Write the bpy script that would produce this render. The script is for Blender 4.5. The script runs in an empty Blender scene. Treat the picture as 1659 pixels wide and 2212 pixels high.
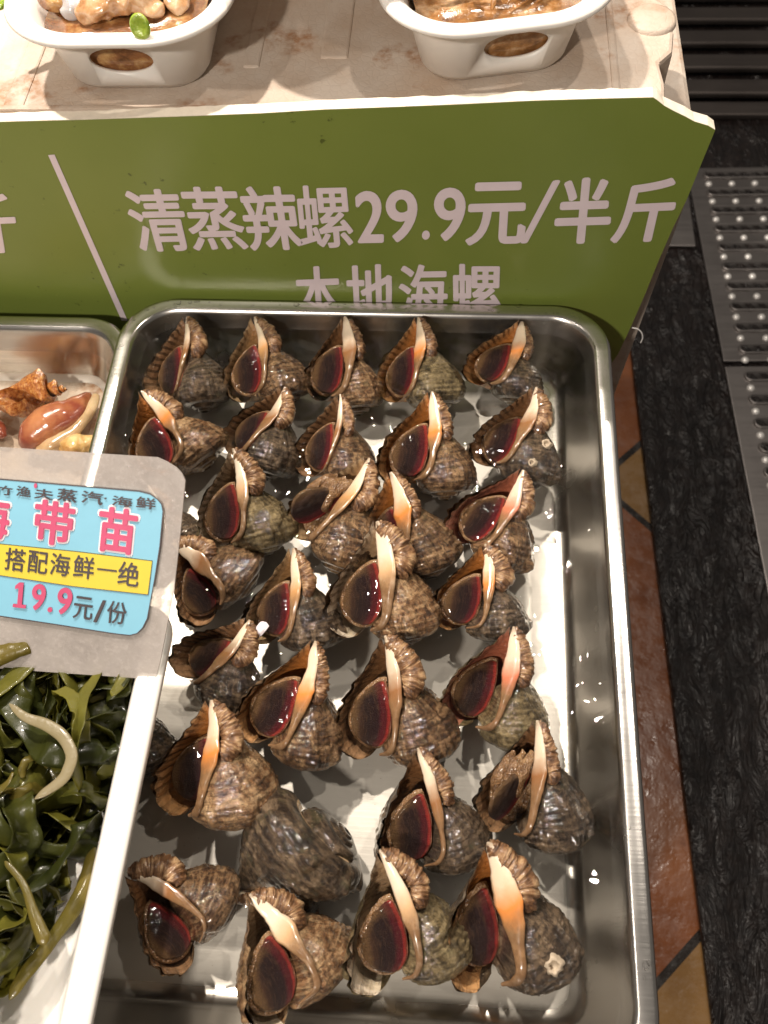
import bpy, bmesh, math, random
import numpy as np
from mathutils import Vector, Matrix
R = math.radians
SC = bpy.context.scene
COL = SC.collection
# ---------------------------------------------------------------- camera
CAM = np.array([0, 0, .56271])                       # metres; steel tray rim is z = 0
ROT = np.array([[0.99713046, 0.03394338, -0.06766603], [0.06173108, -0.88196715, 0.46725071], [-0.04381915, -0.47008701, -0.88153167]])
FPX = 2354*1659/2048
def ray(u, v): return ROT@np.array([u-829.5, v-1106., FPX])
def onz(u, v, z):
    r = ray(u, v); p = CAM+r*((z-CAM[2])/r[2]); return Vector(p)
def ony(u, v, y):
    r = ray(u, v); p = CAM+r*((y-CAM[1])/r[1]); return Vector(p)
def onplane(u, v, p0, n):
    r = ray(u, v); p0 = np.array(p0); n = np.array(n); return Vector(CAM+r*(((p0-CAM)@n)/(r@n)))
cd = bpy.data.cameras.new('camera'); cam = bpy.data.objects.new('camera', cd); COL.objects.link(cam); SC.camera = cam
mw = Matrix.Identity(4)
for i in range(3):
    mw[i][0] = ROT[i, 0]; mw[i][1] = -ROT[i, 1]; mw[i][2] = -ROT[i, 2]; mw[i][3] = CAM[i]
cam.matrix_world = mw
cd.sensor_fit = 'VERTICAL'; cd.sensor_height = 36; cd.lens = 36*FPX/2212
cd.clip_start = .01; cd.clip_end = 50
cd.dof.use_dof = True; cd.dof.focus_distance = .62; cd.dof.aperture_fstop = 11.0
# ---------------------------------------------------------------- world and lamps
wd = bpy.data.worlds.new('World'); SC.world = wd; wd.use_nodes = True
bg = wd.node_tree.nodes['Background']; bg.inputs[0].default_value = (1, .90, .80, 1); bg.inputs[1].default_value = .12
def lamp(loc, power, size, color=(1, .90, .79), target=(-.05, .3, 0), spot=None):
    l = bpy.data.lights.new('ceiling_lamp', 'AREA'); l.shape = 'DISK'; l.size = size; l.energy = power; l.color = color
    if spot: l.spread = R(spot)
    o = bpy.data.objects.new('ceiling_lamp', l); COL.objects.link(o); o.location = loc
    o.rotation_euler = (Vector(target)-Vector(loc)).to_track_quat('-Z', 'Y').to_euler()
    return o
lamp((-.50, .80, 1.30), 22, .05)
lamp((-.32, 1.15, 1.55), 10, .06)
lamp((.50, .70, 1.6), 7, .05)
lamp((-.85, .15, 1.5), 3, .06)
lamp((-.55, -.90, 1.35), 22, .10, target=(-.1, .5, .05))
lamp((.10, 1.40, 1.6), 10, .05)
SC.view_settings.view_transform = 'Standard'; SC.view_settings.look = 'None'; SC.view_settings.exposure = 0; SC.view_settings.gamma = 1
# ============================================================ materials
M = {}
def new_mat(name):
    m = bpy.data.materials.new(name); m.use_nodes = True
    nt = m.node_tree; nt.nodes.clear()
    out = nt.nodes.new('ShaderNodeOutputMaterial'); b = nt.nodes.new('ShaderNodeBsdfPrincipled')
    nt.links.new(b.outputs[0], out.inputs[0])
    return m, nt, b, out
class NT:
    def __init__(s, nt): s.nt = nt
    def n(s, typ, **kw):
        nd = s.nt.nodes.new('ShaderNode'+typ)
        for k, v_ in kw.items(): setattr(nd, k, v_)
        return nd
    def l(s, a, b): s.nt.links.new(a, b)
    def coord(s, which='Object', scale=(1, 1, 1), rot=(0, 0, 0)):
        c_ = s.n('TexCoord'); mp = s.n('Mapping'); mp.inputs['Scale'].default_value = scale; mp.inputs['Rotation'].default_value = rot
        s.l(c_.outputs[which], mp.inputs[0]); return mp.outputs[0]
    def noise(s, vec, scale, detail=4, rough=.6, dist=0, out='Fac'):
        nd = s.n('TexNoise'); nd.inputs['Scale'].default_value = scale; nd.inputs['Detail'].default_value = detail
        nd.inputs['Roughness'].default_value = rough; nd.inputs['Distortion'].default_value = dist
        s.l(vec, nd.inputs['Vector']); return nd.outputs[out]
    def voro(s, vec, scale, feature='F1', out='Distance', rand=1):
        nd = s.n('TexVoronoi', feature=feature); nd.inputs['Scale'].default_value = scale; nd.inputs['Randomness'].default_value = rand
        s.l(vec, nd.inputs['Vector']); return nd.outputs[out]
    def ramp(s, fac, stops, interp='LINEAR'):
        nd = s.n('ValToRGB'); cr = nd.color_ramp; cr.interpolation = interp
        while len(cr.elements) < len(stops): cr.elements.new(.5)
        for e, (p, c_) in zip(cr.elements, stops):
            e.position = p; e.color = (c_[0], c_[1], c_[2], 1) if hasattr(c_, '__len__') else (c_, c_, c_, 1)
        s.l(fac, nd.inputs[0]); return nd.outputs[0]
    def mix(s, fac, a, b, blend='MIX'):
        nd = s.n('Mix', data_type='RGBA', blend_type=blend)
        for i, x in ((0, fac), (6, a), (7, b)):
            if hasattr(x, 'links'): s.l(x, nd.inputs[i])
            elif i == 0: nd.inputs[0].default_value = x
            else: nd.inputs[i].default_value = (x[0], x[1], x[2], 1)
        return nd.outputs[2]
    def math(s, op, a, b=None, c_=None):
        nd = s.n('Math', operation=op)
        for i, x in enumerate((a, b, c_)):
            if x is None: continue
            if hasattr(x, 'links'): s.l(x, nd.inputs[i])
            else: nd.inputs[i].default_value = x
        return nd.outputs[0]
    def bump(s, h, strength, dist, normal=None):
        nd = s.n('Bump'); nd.inputs['Strength'].default_value = strength; nd.inputs['Distance'].default_value = dist
        s.l(h, nd.inputs['Height'])
        if normal is not None: s.l(normal, nd.inputs['Normal'])
        return nd.outputs[0]
    def sep(s, vec):
        nd = s.n('SeparateXYZ'); s.l(vec, nd.inputs[0]); return nd.outputs
def setp(b, **kw):
    for k, v_ in kw.items():
        k = {'base': 'Base Color', 'rough': 'Roughness', 'metal': 'Metallic', 'coat': 'Coat Weight', 'coatr': 'Coat Roughness', 'sss': 'Subsurface Weight',
             'spec': 'Specular IOR Level', 'aniso': 'Anisotropic', 'trans': 'Transmission Weight', 'alpha': 'Alpha', 'sheen': 'Sheen Weight'}.get(k, k)
        i = b.inputs[k]
        if hasattr(i.default_value, '__len__'): i.default_value = (v_[0], v_[1], v_[2], 1)
        else: i.default_value = v_

def objrand(T):
    nd = T.n('ObjectInfo'); return nd.outputs['Random']

def mat_shell(key, dark, mid, light, stripe):
    m, nt, b, out = new_mat('whelk_shell_'+key); T = NT(nt)
    uv = T.coord('UV'); ob = T.coord('Object')
    sx, sy, _ = T.sep(uv)
    rnd = objrand(T)
    # mottling: patches stretched along the whorls, flecked along the cords
    off = T.n('CombineXYZ'); T.l(T.math('MULTIPLY', rnd, 37.0), off.inputs[0]); T.l(T.math('MULTIPLY', rnd, 11.0), off.inputs[1])
    add = T.n('VectorMath', operation='ADD'); T.l(uv, add.inputs[0]); T.l(off.outputs[0], add.inputs[1])
    mp = T.n('Mapping'); mp.inputs['Scale'].default_value = (10, 5, 1); T.l(add.outputs[0], mp.inputs[0])
    ov = T.n('VectorMath', operation='ADD'); T.l(ob, ov.inputs[0]); T.l(off.outputs[0], ov.inputs[1])
    n1 = T.noise(ov.outputs[0], 5.5, 7, .72, .8)
    mp2 = T.n('Mapping'); mp2.inputs['Scale'].default_value = (26, 24, 1); T.l(add.outputs[0], mp2.inputs[0])
    n2 = T.noise(mp2.outputs[0], 1.0, 4, .65, .8)
    mp3 = T.n('Mapping'); mp3.inputs['Scale'].default_value = (13, 2.2, 1); T.l(add.outputs[0], mp3.inputs[0])
    n3 = T.noise(mp3.outputs[0], 1.0, 5, .7, .5)
    c1 = T.ramp(n1, [(.38, dark), (.49, mid), (.63, light)])
    f2 = T.ramp(n2, [(.47, 0), (.60, 1)])
    c2 = T.mix(T.math('MULTIPLY', f2, stripe), c1, tuple(x*.25 for x in dark))
    f3 = T.ramp(n3, [(.50, 0), (.62, 1)])
    c3 = T.mix(T.math('MULTIPLY', f3, .22), c2, light)
    # patches of algae and lime
    n4 = T.noise(ob, 5.5, 5, .65)
    c4 = T.mix(T.ramp(n4, [(.55, 0), (.72, .55)]), c3, (.075, .075, .03))
    vo = T.voro(ob, 26); n5 = T.noise(ob, 4, 3, .5)
    spot = T.math('MULTIPLY', T.ramp(vo, [(.10, 1), (.2, 0)]), T.ramp(n5, [(.62, 0), (.68, .8)]))
    c5 = T.mix(spot, c4, (.36, .30, .21))
    # broken pale and dark bands that follow the whorls
    mpq = T.n('Mapping'); mpq.inputs['Scale'].default_value = (5, 24, 1); T.l(add.outputs[0], mpq.inputs[0])
    nq = T.noise(mpq.outputs[0], 1.0, 3, .6)
    c5 = T.mix(T.ramp(nq, [(.52, 0), (.62, .35)]), c5, light)
    c5 = T.mix(T.ramp(nq, [(.36, .4), (.46, 0)]), c5, tuple(x*.5 for x in dark))
    T.l(c5, b.inputs['Base Color'])
    # dark interspaces between the raised spiral cords
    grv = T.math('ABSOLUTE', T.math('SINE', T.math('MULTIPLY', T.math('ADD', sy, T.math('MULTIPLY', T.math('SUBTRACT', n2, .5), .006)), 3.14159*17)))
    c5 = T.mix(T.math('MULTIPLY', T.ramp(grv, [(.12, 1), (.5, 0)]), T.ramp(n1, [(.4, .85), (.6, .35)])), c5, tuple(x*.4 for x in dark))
    c5 = T.mix(T.math('MULTIPLY', T.ramp(grv, [(.8, 0), (.97, 1)]), T.ramp(n2, [(.45, 0), (.6, .5)])), c5, light)
    # paler towards the pillar
    c5 = T.mix(T.math('MULTIPLY', T.ramp(sy, [(.42, 0), (.75, 1)]), T.ramp(n1, [(.35, .2), (.6, .75)])), c5, tuple(min(.6, x*1.1) for x in light))
    # relief
    mpb = T.n('Mapping'); mpb.inputs['Scale'].default_value = (40, 90, 1); T.l(add.outputs[0], mpb.inputs[0])
    nb = T.noise(mpb.outputs[0], 1, 5, .7)
    mc = T.n('Mapping'); mc.inputs['Scale'].default_value = (6, 70, 1); T.l(add.outputs[0], mc.inputs[0]); cord = T.noise(mc.outputs[0], 1, 3, .6, .5)
    mg = T.n('Mapping'); mg.inputs['Scale'].default_value = (60, 6, 1); T.l(add.outputs[0], mg.inputs[0])
    ngr = T.noise(mg.outputs[0], 1, 4, .65)
    h = T.math('ADD', T.math('MULTIPLY', nb, .9), T.math('ADD', T.math('MULTIPLY', cord, .6), T.math('MULTIPLY', T.noise(ob, 26, 5, .7), 1.2)))
    nm = T.bump(h, 1.0, .0014)
    T.l(nm, b.inputs['Normal'])
    T.l(T.ramp(n2, [(.3, .32), (.7, .5)]), b.inputs['Roughness'])
    setp(b, coat=1.0, coatr=.03, spec=.3)
    T.l(T.bump(T.noise(ob, 55, 4, .7), 1.0, .00012), b.inputs['Coat Normal'])
    M['shell_'+key] = m

def mat_lip(key, pale, deep, stripec, amt):
    m, nt, b, out = new_mat('whelk_lip_'+key); T = NT(nt)
    uv = T.coord('UV'); sx, sy, _ = T.sep(uv); ob = T.coord('Object')
    n1 = T.noise(ob, 6, 4, .6)
    # dark bars run inwards from the crimped edge
    ph = T.math('ADD', T.math('MULTIPLY', sy, 6.283*17), T.math('MULTIPLY', T.noise(uv, 14, 3, .6), 5.0))
    bar = T.ramp(T.math('ADD', T.math('MULTIPLY', T.math('SINE', ph), .5), .5), [(.5, 0), (.8, 1)])
    near = T.ramp(sx, [(.0, 1), (.10, .8), (.22, .25), (.4, 0)])
    base = T.mix(T.ramp(sx, [(.0, 0), (.12, .6), (.3, 1)]), pale, deep)
    base = T.mix(T.ramp(n1, [(.4, 0), (.7, .45)]), base, tuple(x*.6 for x in deep))
    f = T.math('MULTIPLY', T.math('MULTIPLY', bar, near), amt)
    col = T.mix(f, base, stripec)
    low = T.math('MULTIPLY', T.ramp(sy, [(.10, .95), (.30, .5), (.42, 0)]), T.ramp(T.noise(ob, 10, 4, .6), [(.35, .3), (.55, .9)]))
    col = T.mix(low, col, tuple(min(.8, x*1.25) for x in pale))
    edge = T.ramp(sx, [(.0, 1), (.012, .8), (.03, 0)])
    col = T.mix(T.math('MULTIPLY', edge, T.ramp(T.noise(uv, 40, 3, .6), [(.4, 0), (.6, .75)])), col, (.10, .06, .03))
    T.l(col, b.inputs['Base Color'])
    T.l(T.bump(T.math('ADD', T.math('MULTIPLY', bar, .3), T.noise(ob, 22, 3, .6)), .6, .002), b.inputs['Normal'])
    setp(b, rough=.25, coat=.8, coatr=.05, sss=.08)
    b.inputs['Subsurface Radius'].default_value = (.05, .02, .01)
    M['lip_'+key] = m
    m, nt, b, out = new_mat('whelk_callus_'+key); T = NT(nt)
    uv = T.coord('UV'); sx, sy, _ = T.sep(uv); ob = T.coord('Object')
    white = (.80, .68, .52); 
    base = T.ramp(T.math('ADD', sx, T.math('MULTIPLY', T.noise(ob, 5, 3, .5), .2)), [(.12, white), (.36, tuple(.6*w+.4*p for w, p in zip(white, pale))), (.50, tuple(min(1, x*1.3) for x in deep)), (.66, (.22, .125, .06)), (.98, (.20, .12, .065))])
    base = T.mix(T.ramp(T.noise(ob, 9, 5, .6), [(.5, 0), (.8, .35)]), base, pale)
    tipd = T.math('MULTIPLY', T.ramp(sx, [(.0, .75), (.08, .15), (.14, 0)]), T.ramp(T.noise(ob, 16, 4, .6), [(.4, .2), (.6, 1)]))
    edge = T.ramp(T.math('ADD', T.math('ABSOLUTE', T.math('SUBTRACT', sy, .03)), T.math('MULTIPLY', T.noise(ob, 14, 4, .65), .12)), [(.09, .8), (.16, 0)])
    low = T.math('MULTIPLY', T.ramp(sx, [(.42, 0), (.62, 1)]), T.ramp(T.noise(ob, 24, 4, .65), [(.42, .15), (.62, .9)]))
    base = T.mix(T.math('MAXIMUM', T.math('MAXIMUM', tipd, edge), low), base, (.16, .085, .04))
    T.l(base, b.inputs['Base Color'])
    T.l(T.bump(T.noise(ob, 5, 2, .4), .3, .002), b.inputs['Normal'])
    setp(b, rough=.2, coat=.5, coatr=.05, sss=.12)
    b.inputs['Subsurface Radius'].default_value = (.04, .02, .012)
    M['callus_'+key] = m

mat_shell('brown', (.026, .011, .005), (.105, .048, .019), (.36, .22, .11), .75)
mat_shell('grey', (.014, .008, .005), (.05, .03, .017), (.22, .15, .09), .6)
mat_shell('tan', (.05, .02, .008), (.21, .10, .04), (.52, .34, .18), .65)
mat_shell('olive', (.028, .018, .007), (.11, .075, .03), (.33, .25, .13), .45)
mat_lip('cream', (.54, .38, .22), (.38, .20, .08), (.07, .035, .018), .6)
mat_lip('orange', (.52, .29, .13), (.48, .17, .04), (.06, .025, .012), .75)
mat_lip('pink', (.50, .22, .15), (.42, .13, .07), (.12, .05, .035), .5)
mat_lip('pale', (.66, .55, .42), (.45, .28, .15), (.10, .055, .03), .8)
mat_lip('brown', (.34, .20, .11), (.20, .09, .036), (.03, .016, .010), .8)

def mat_op():
    m, nt, b, out = new_mat('horny_operculum'); T = NT(nt)
    uv = T.coord('UV'); sx, sy, _ = T.sep(uv); ob = T.coord('Object')
    rnd = objrand(T)
    n = T.noise(uv, 5, 4, .6)
    x = T.math('ADD', sx, T.math('MULTIPLY', T.math('SUBTRACT', n, .5), .10))
    col = T.ramp(x, [(.02, (.11, .058, .022)), (.20, (.042, .018, .009)), (.36, (.014, .006, .005)), (.60, (.016, .004, .005)), (.70, (.07, .005, .009)),
                     (.77, (.07, .004, .007)), (.80, (.24, .014, .014)), (.845, (.30, .03, .02)), (.865, (.08, .015, .01)), (.885, (.46, .20, .11))])
    cx = T.math('SUBTRACT', sx, .52); cy = T.math('SUBTRACT', sy, .45)
    rr = T.math('SQRT', T.math('ADD', T.math('MULTIPLY', cx, cx), T.math('MULTIPLY', cy, cy)))
    lf = T.ramp(sx, [(.45, 1), (.72, .15)])
    rim = T.math('MULTIPLY', T.ramp(T.math('ADD', rr, T.math('MULTIPLY', T.math('SUBTRACT', T.noise(uv, 9, 4, .7), .5), .16)), [(.33, 0), (.43, .9)]), lf)
    col = T.mix(rim, col, T.ramp(T.noise(uv, 60, 3, .7), [(.35, (.045, .024, .010)), (.65, (.17, .09, .035))]))
    wisp = T.noise(T.coord('UV', (22, 5, 1), (0, 0, R(25))), 1.2, 5, .7, .8)
    col = T.mix(T.ramp(wisp, [(.50, 0), (.68, .5)]), col, (.10, .05, .025))
    rings = T.math('SINE', T.math('MULTIPLY', T.math('ADD', rr, T.math('MULTIPLY', sx, -.6)), 110))
    T.l(col, b.inputs['Base Color'])
    h = T.math('ADD', T.math('MULTIPLY', rings, .03), T.noise(uv, 38, 4, .7))
    T.l(T.bump(h, .8, .0026), b.inputs['Normal'])
    setp(b, rough=.45, coat=.35, coatr=.03, spec=.25)
    M['operculum'] = m
mat_op()
def mat_flesh():
    m, nt, b, out = new_mat('whelk_flesh'); T = NT(nt); ob = T.coord('Object')
    n = T.noise(ob, 9, 5, .65); g_ = T.voro(ob, 60)
    col = T.ramp(n, [(.3, (.07, .03, .012)), (.5, (.20, .105, .045)), (.7, (.36, .22, .11))])
    col = T.mix(T.ramp(g_, [(.15, .6), (.4, 0)]), col, (.06, .032, .016))
    T.l(col, b.inputs['Base Color'])
    T.l(T.bump(T.math('ADD', g_, n), .6, .002), b.inputs['Normal'])
    setp(b, rough=.3, coat=.5, coatr=.08, sss=.1); b.inputs['Subsurface Radius'].default_value = (.05, .02, .01)
    M['flesh'] = m
mat_flesh()
def mat_fold():
    m, nt, b, out = new_mat('siphonal_fold_scales'); T = NT(nt); ob = T.coord('Object'); uv = T.coord('UV'); sx, sy, _ = T.sep(uv)
    n = T.noise(ob, 9, 5, .65)
    ln = T.noise(T.coord('UV', (11, 2.5, 1)), 1, 5, .6, .8)
    col = T.ramp(T.math('ADD', T.math('MULTIPLY', n, .5), T.math('MULTIPLY', ln, .5)), [(.40, (.06, .026, .012)), (.50, (.22, .11, .05)), (.60, (.50, .32, .17))])
    T.l(col, b.inputs['Base Color'])
    T.l(T.bump(T.math('ADD', ln, T.math('MULTIPLY', n, .4)), .8, .003), b.inputs['Normal'])
    setp(b, rough=.32, coat=.45, coatr=.1)
    M['fold'] = m
mat_fold()
# ============================================================ whelks
def catmull(pts, n):
    pts = np.array(pts, float)
    P_ = np.vstack([2*pts[0]-pts[1], pts, 2*pts[-1]-pts[-2]])
    seg = np.linalg.norm(np.diff(pts, axis=0), axis=1); cum = np.r_[0, np.cumsum(seg)]
    u = np.linspace(0, cum[-1], n); out = []
    for x in u:
        i = min(max(int(np.searchsorted(cum, x, side='right'))-1, 0), len(seg)-1)
        f = (x-cum[i])/seg[i]; p0, p1, p2, p3 = P_[i:i+4]
        out.append(.5*((2*p1)+(-p0+p2)*f+(2*p0-5*p1+4*p2-p3)*f*f+(-p0+3*p1-3*p2+p3)*f**3))
    return np.array(out)

def noise1(rng, n=64):
    """smooth random 1-D function with period n"""
    v = rng.uniform(-1, 1, n)
    def f(x):
        x = np.asarray(x) % n; i = np.floor(x).astype(int); w = x-i; w = w*w*(3-2*w)
        return v[i % n]*(1-w)+v[(i+1) % n]*w
    return f

def noise2(rng, n=64):
    v = rng.uniform(-1, 1, (n, n))
    def f(x, y):
        x = np.asarray(x) % n; y = np.asarray(y) % n
        i = np.floor(x).astype(int); j = np.floor(y).astype(int); a = x-i; b = y-j
        a = a*a*(3-2*a); b = b*b*(3-2*b)
        i0, i1, j0, j1 = i % n, (i+1) % n, j % n, (j+1) % n
        return (v[i0, j0]*(1-a)+v[i1, j0]*a)*(1-b)+(v[i0, j1]*(1-a)+v[i1, j1]*a)*b
    return f

def grid_faces(nu, nv, closed_v=False):
    f = []
    for i in range(nu-1):
        for j in range(nv if closed_v else nv-1):
            k = (j+1) % nv
            f.append((i*nv+j, (i+1)*nv+j, (i+1)*nv+k, i*nv+k))
    return f

def grid_mesh(name, V, nu, nv, mat, uv=None, closed_v=False, parent=None, flip=False, cols=None):
    F = grid_faces(nu, nv, closed_v)
    if flip: F = [tuple(reversed(q)) for q in F]
    me = bpy.data.meshes.new(name)
    me.from_pydata(V.reshape(-1, 3).tolist(), [], F)
    me.polygons.foreach_set('use_smooth', [True]*len(F))
    if uv is not None:
        uv = uv.reshape(-1, 2)
        lay = me.uv_layers.new(name='UVMap')
        li = np.zeros(len(me.loops), int); me.loops.foreach_get('vertex_index', li)
        lay.data.foreach_set('uv', uv[li].astype(np.float32).ravel())
    me.materials.append(mat); me.update()
    o = bpy.data.objects.new(name, me); COL.objects.link(o)
    if parent: o.parent = parent
    return o

def frames(path):
    T = np.gradient(path, axis=0); T /= np.linalg.norm(T, axis=1)[:, None]
    return T

def loft(path, face, wid, thk, nv=20, sq=1.0):
    """ribbon-like tube: path (n,3); face = direction its broad side looks at; wid/thk (n,) half sizes"""
    T = frames(path); face = np.broadcast_to(np.array(face, float), path.shape)
    side = np.cross(T, face); side /= np.linalg.norm(side, axis=1)[:, None]
    up = np.cross(side, T)
    a = np.linspace(0, 2*np.pi, nv, endpoint=False)
    ca, sa = np.cos(a), np.sin(a)
    ca = np.sign(ca)*np.abs(ca)**sq; sa = np.sign(sa)*np.abs(sa)**sq
    return path[:, None]+side[:, None]*(wid[:, None]*ca)[..., None]+up[:, None]*(thk[:, None]*sa)[..., None]

GEN = [(.250, .150), (.34, .145), (.43, .175), (.495, .25), (.52, .35), (.505, .46), (.46, .57), (.375, .68), (.26, .79), (.145, .90), (.05, 1.0)]
MOUTH = [(.235, .14), (.33, .085), (.44, .095), (.525, .17), (.555, .29), (.535, .41), (.465, .53), (.36, .65), (.245, .77), (.14, .89), (.045, 1.02)]

def whelk_geometry(rng, W=1.76, open_=1.0, knob=.05, wide=1.0, flare=.10, crimp=.018, shift=.13):
    NS = 84
    g = catmull(GEN, NS); v = np.linspace(0, 1, NS)
    gm = catmull(MOUTH, NS)
    t = np.r_[np.arange(0, 6.6, .05), np.arange(6.6, 22, .15)]
    ng, n2, n3 = noise1(rng), noise2(rng), noise2(rng)
    ph = rng.uniform(0, 6.28); nk = rng.uniform(6.5, 9); nc = 17
    def surf(t, inner=0.0):
        tt, vv = np.meshgrid(t, v, indexing='ij')
        s = W**(-tt/(2*np.pi))
        fl = np.exp(-np.maximum(tt, 0)/.32)
        mo = np.exp(-(np.maximum(tt, 0)/.75)**1.6)*min(1, open_)
        r = (g[None, :, 0]*(1-mo)+gm[None, :, 0]*mo)*wide; a = g[None, :, 1]*(1-mo)+gm[None, :, 1]*mo
        mid = np.sin(np.pi*np.clip((vv-.02)/.98, 0, 1))**.5
        r = r*(1+flare*fl*open_)
        sh = np.exp(-((vv-.27)/.085)**2)
        r = r*(1+knob*sh*np.maximum(0, np.sin(nk*tt+ph))**1.5*(1-.5*fl))
        if inner == 0:
            cord = np.abs(np.sin(np.pi*nc*vv))**.8
            r = r*(1+.050*cord*(.6+.4*n3(tt*2, vv*9))*mid)
            gl = (tt*5.5+ng(tt*3)*1.2) % 1
            r = r*(1+(.045*gl+.026*n2(tt*9, vv*26)+.06*n3(tt*1.7+9, vv*5))*mid)
        else:
            r = np.maximum(r-inner*mid*(1-np.exp(-tt/.06)), r*.35)
        w = crimp*np.exp(-np.maximum(tt, 0)/.22)*mid
        wav = np.sin(2*np.pi*8.5*vv+3.5*n2(vv*7, 0*vv+3.3))*(.55+.45*n3(vv*11, 0*vv+5.1))
        r = r+w*wav
        jag = n2(vv*26, 0*vv+7.7)
        r = r+.012*jag*np.exp(-np.maximum(tt, 0)/.05)*mid
        q_ = np.clip((tt-.3)/2.9, 0, 1); q_ = q_*q_*(3-2*q_)
        X = -s*r*np.cos(tt)+shift*q_*np.clip(1.15-a, 0, 1); Y = s*a-.09*q_*np.clip(1.2-1.2*a, 0, 1); Z = -s*r*np.sin(tt)
        Z = Z+w*1.1*np.sin(2*np.pi*8.5*vv+.9)+.04*fl*np.sin(np.pi*vv)*open_+.03*fl*n2(vv*5+4, 0*vv+1.3)
        # earlier whorls give way where the mouth opens
        xr_ = np.interp(Y, [.05, .165, .23, .33, .45, .56, .70, .85], [-.30, -.20, -.11, -.065, -.04, -.035, -.03, .0])
        k_ = 1/(1+np.exp(-(xr_-X)/.012)); k_ = k_*(tt > 3.3)
        Z = Z*(1-k_)+np.minimum(Z, -.13)*k_
        # the canal bends a little
        Z = Z+.10*np.clip(a-.75, 0, 1)**1.0*s
        return np.stack([X, Y, Z], -1), np.stack([tt*.35, vv], -1)
    return g, v, t, surf

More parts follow.
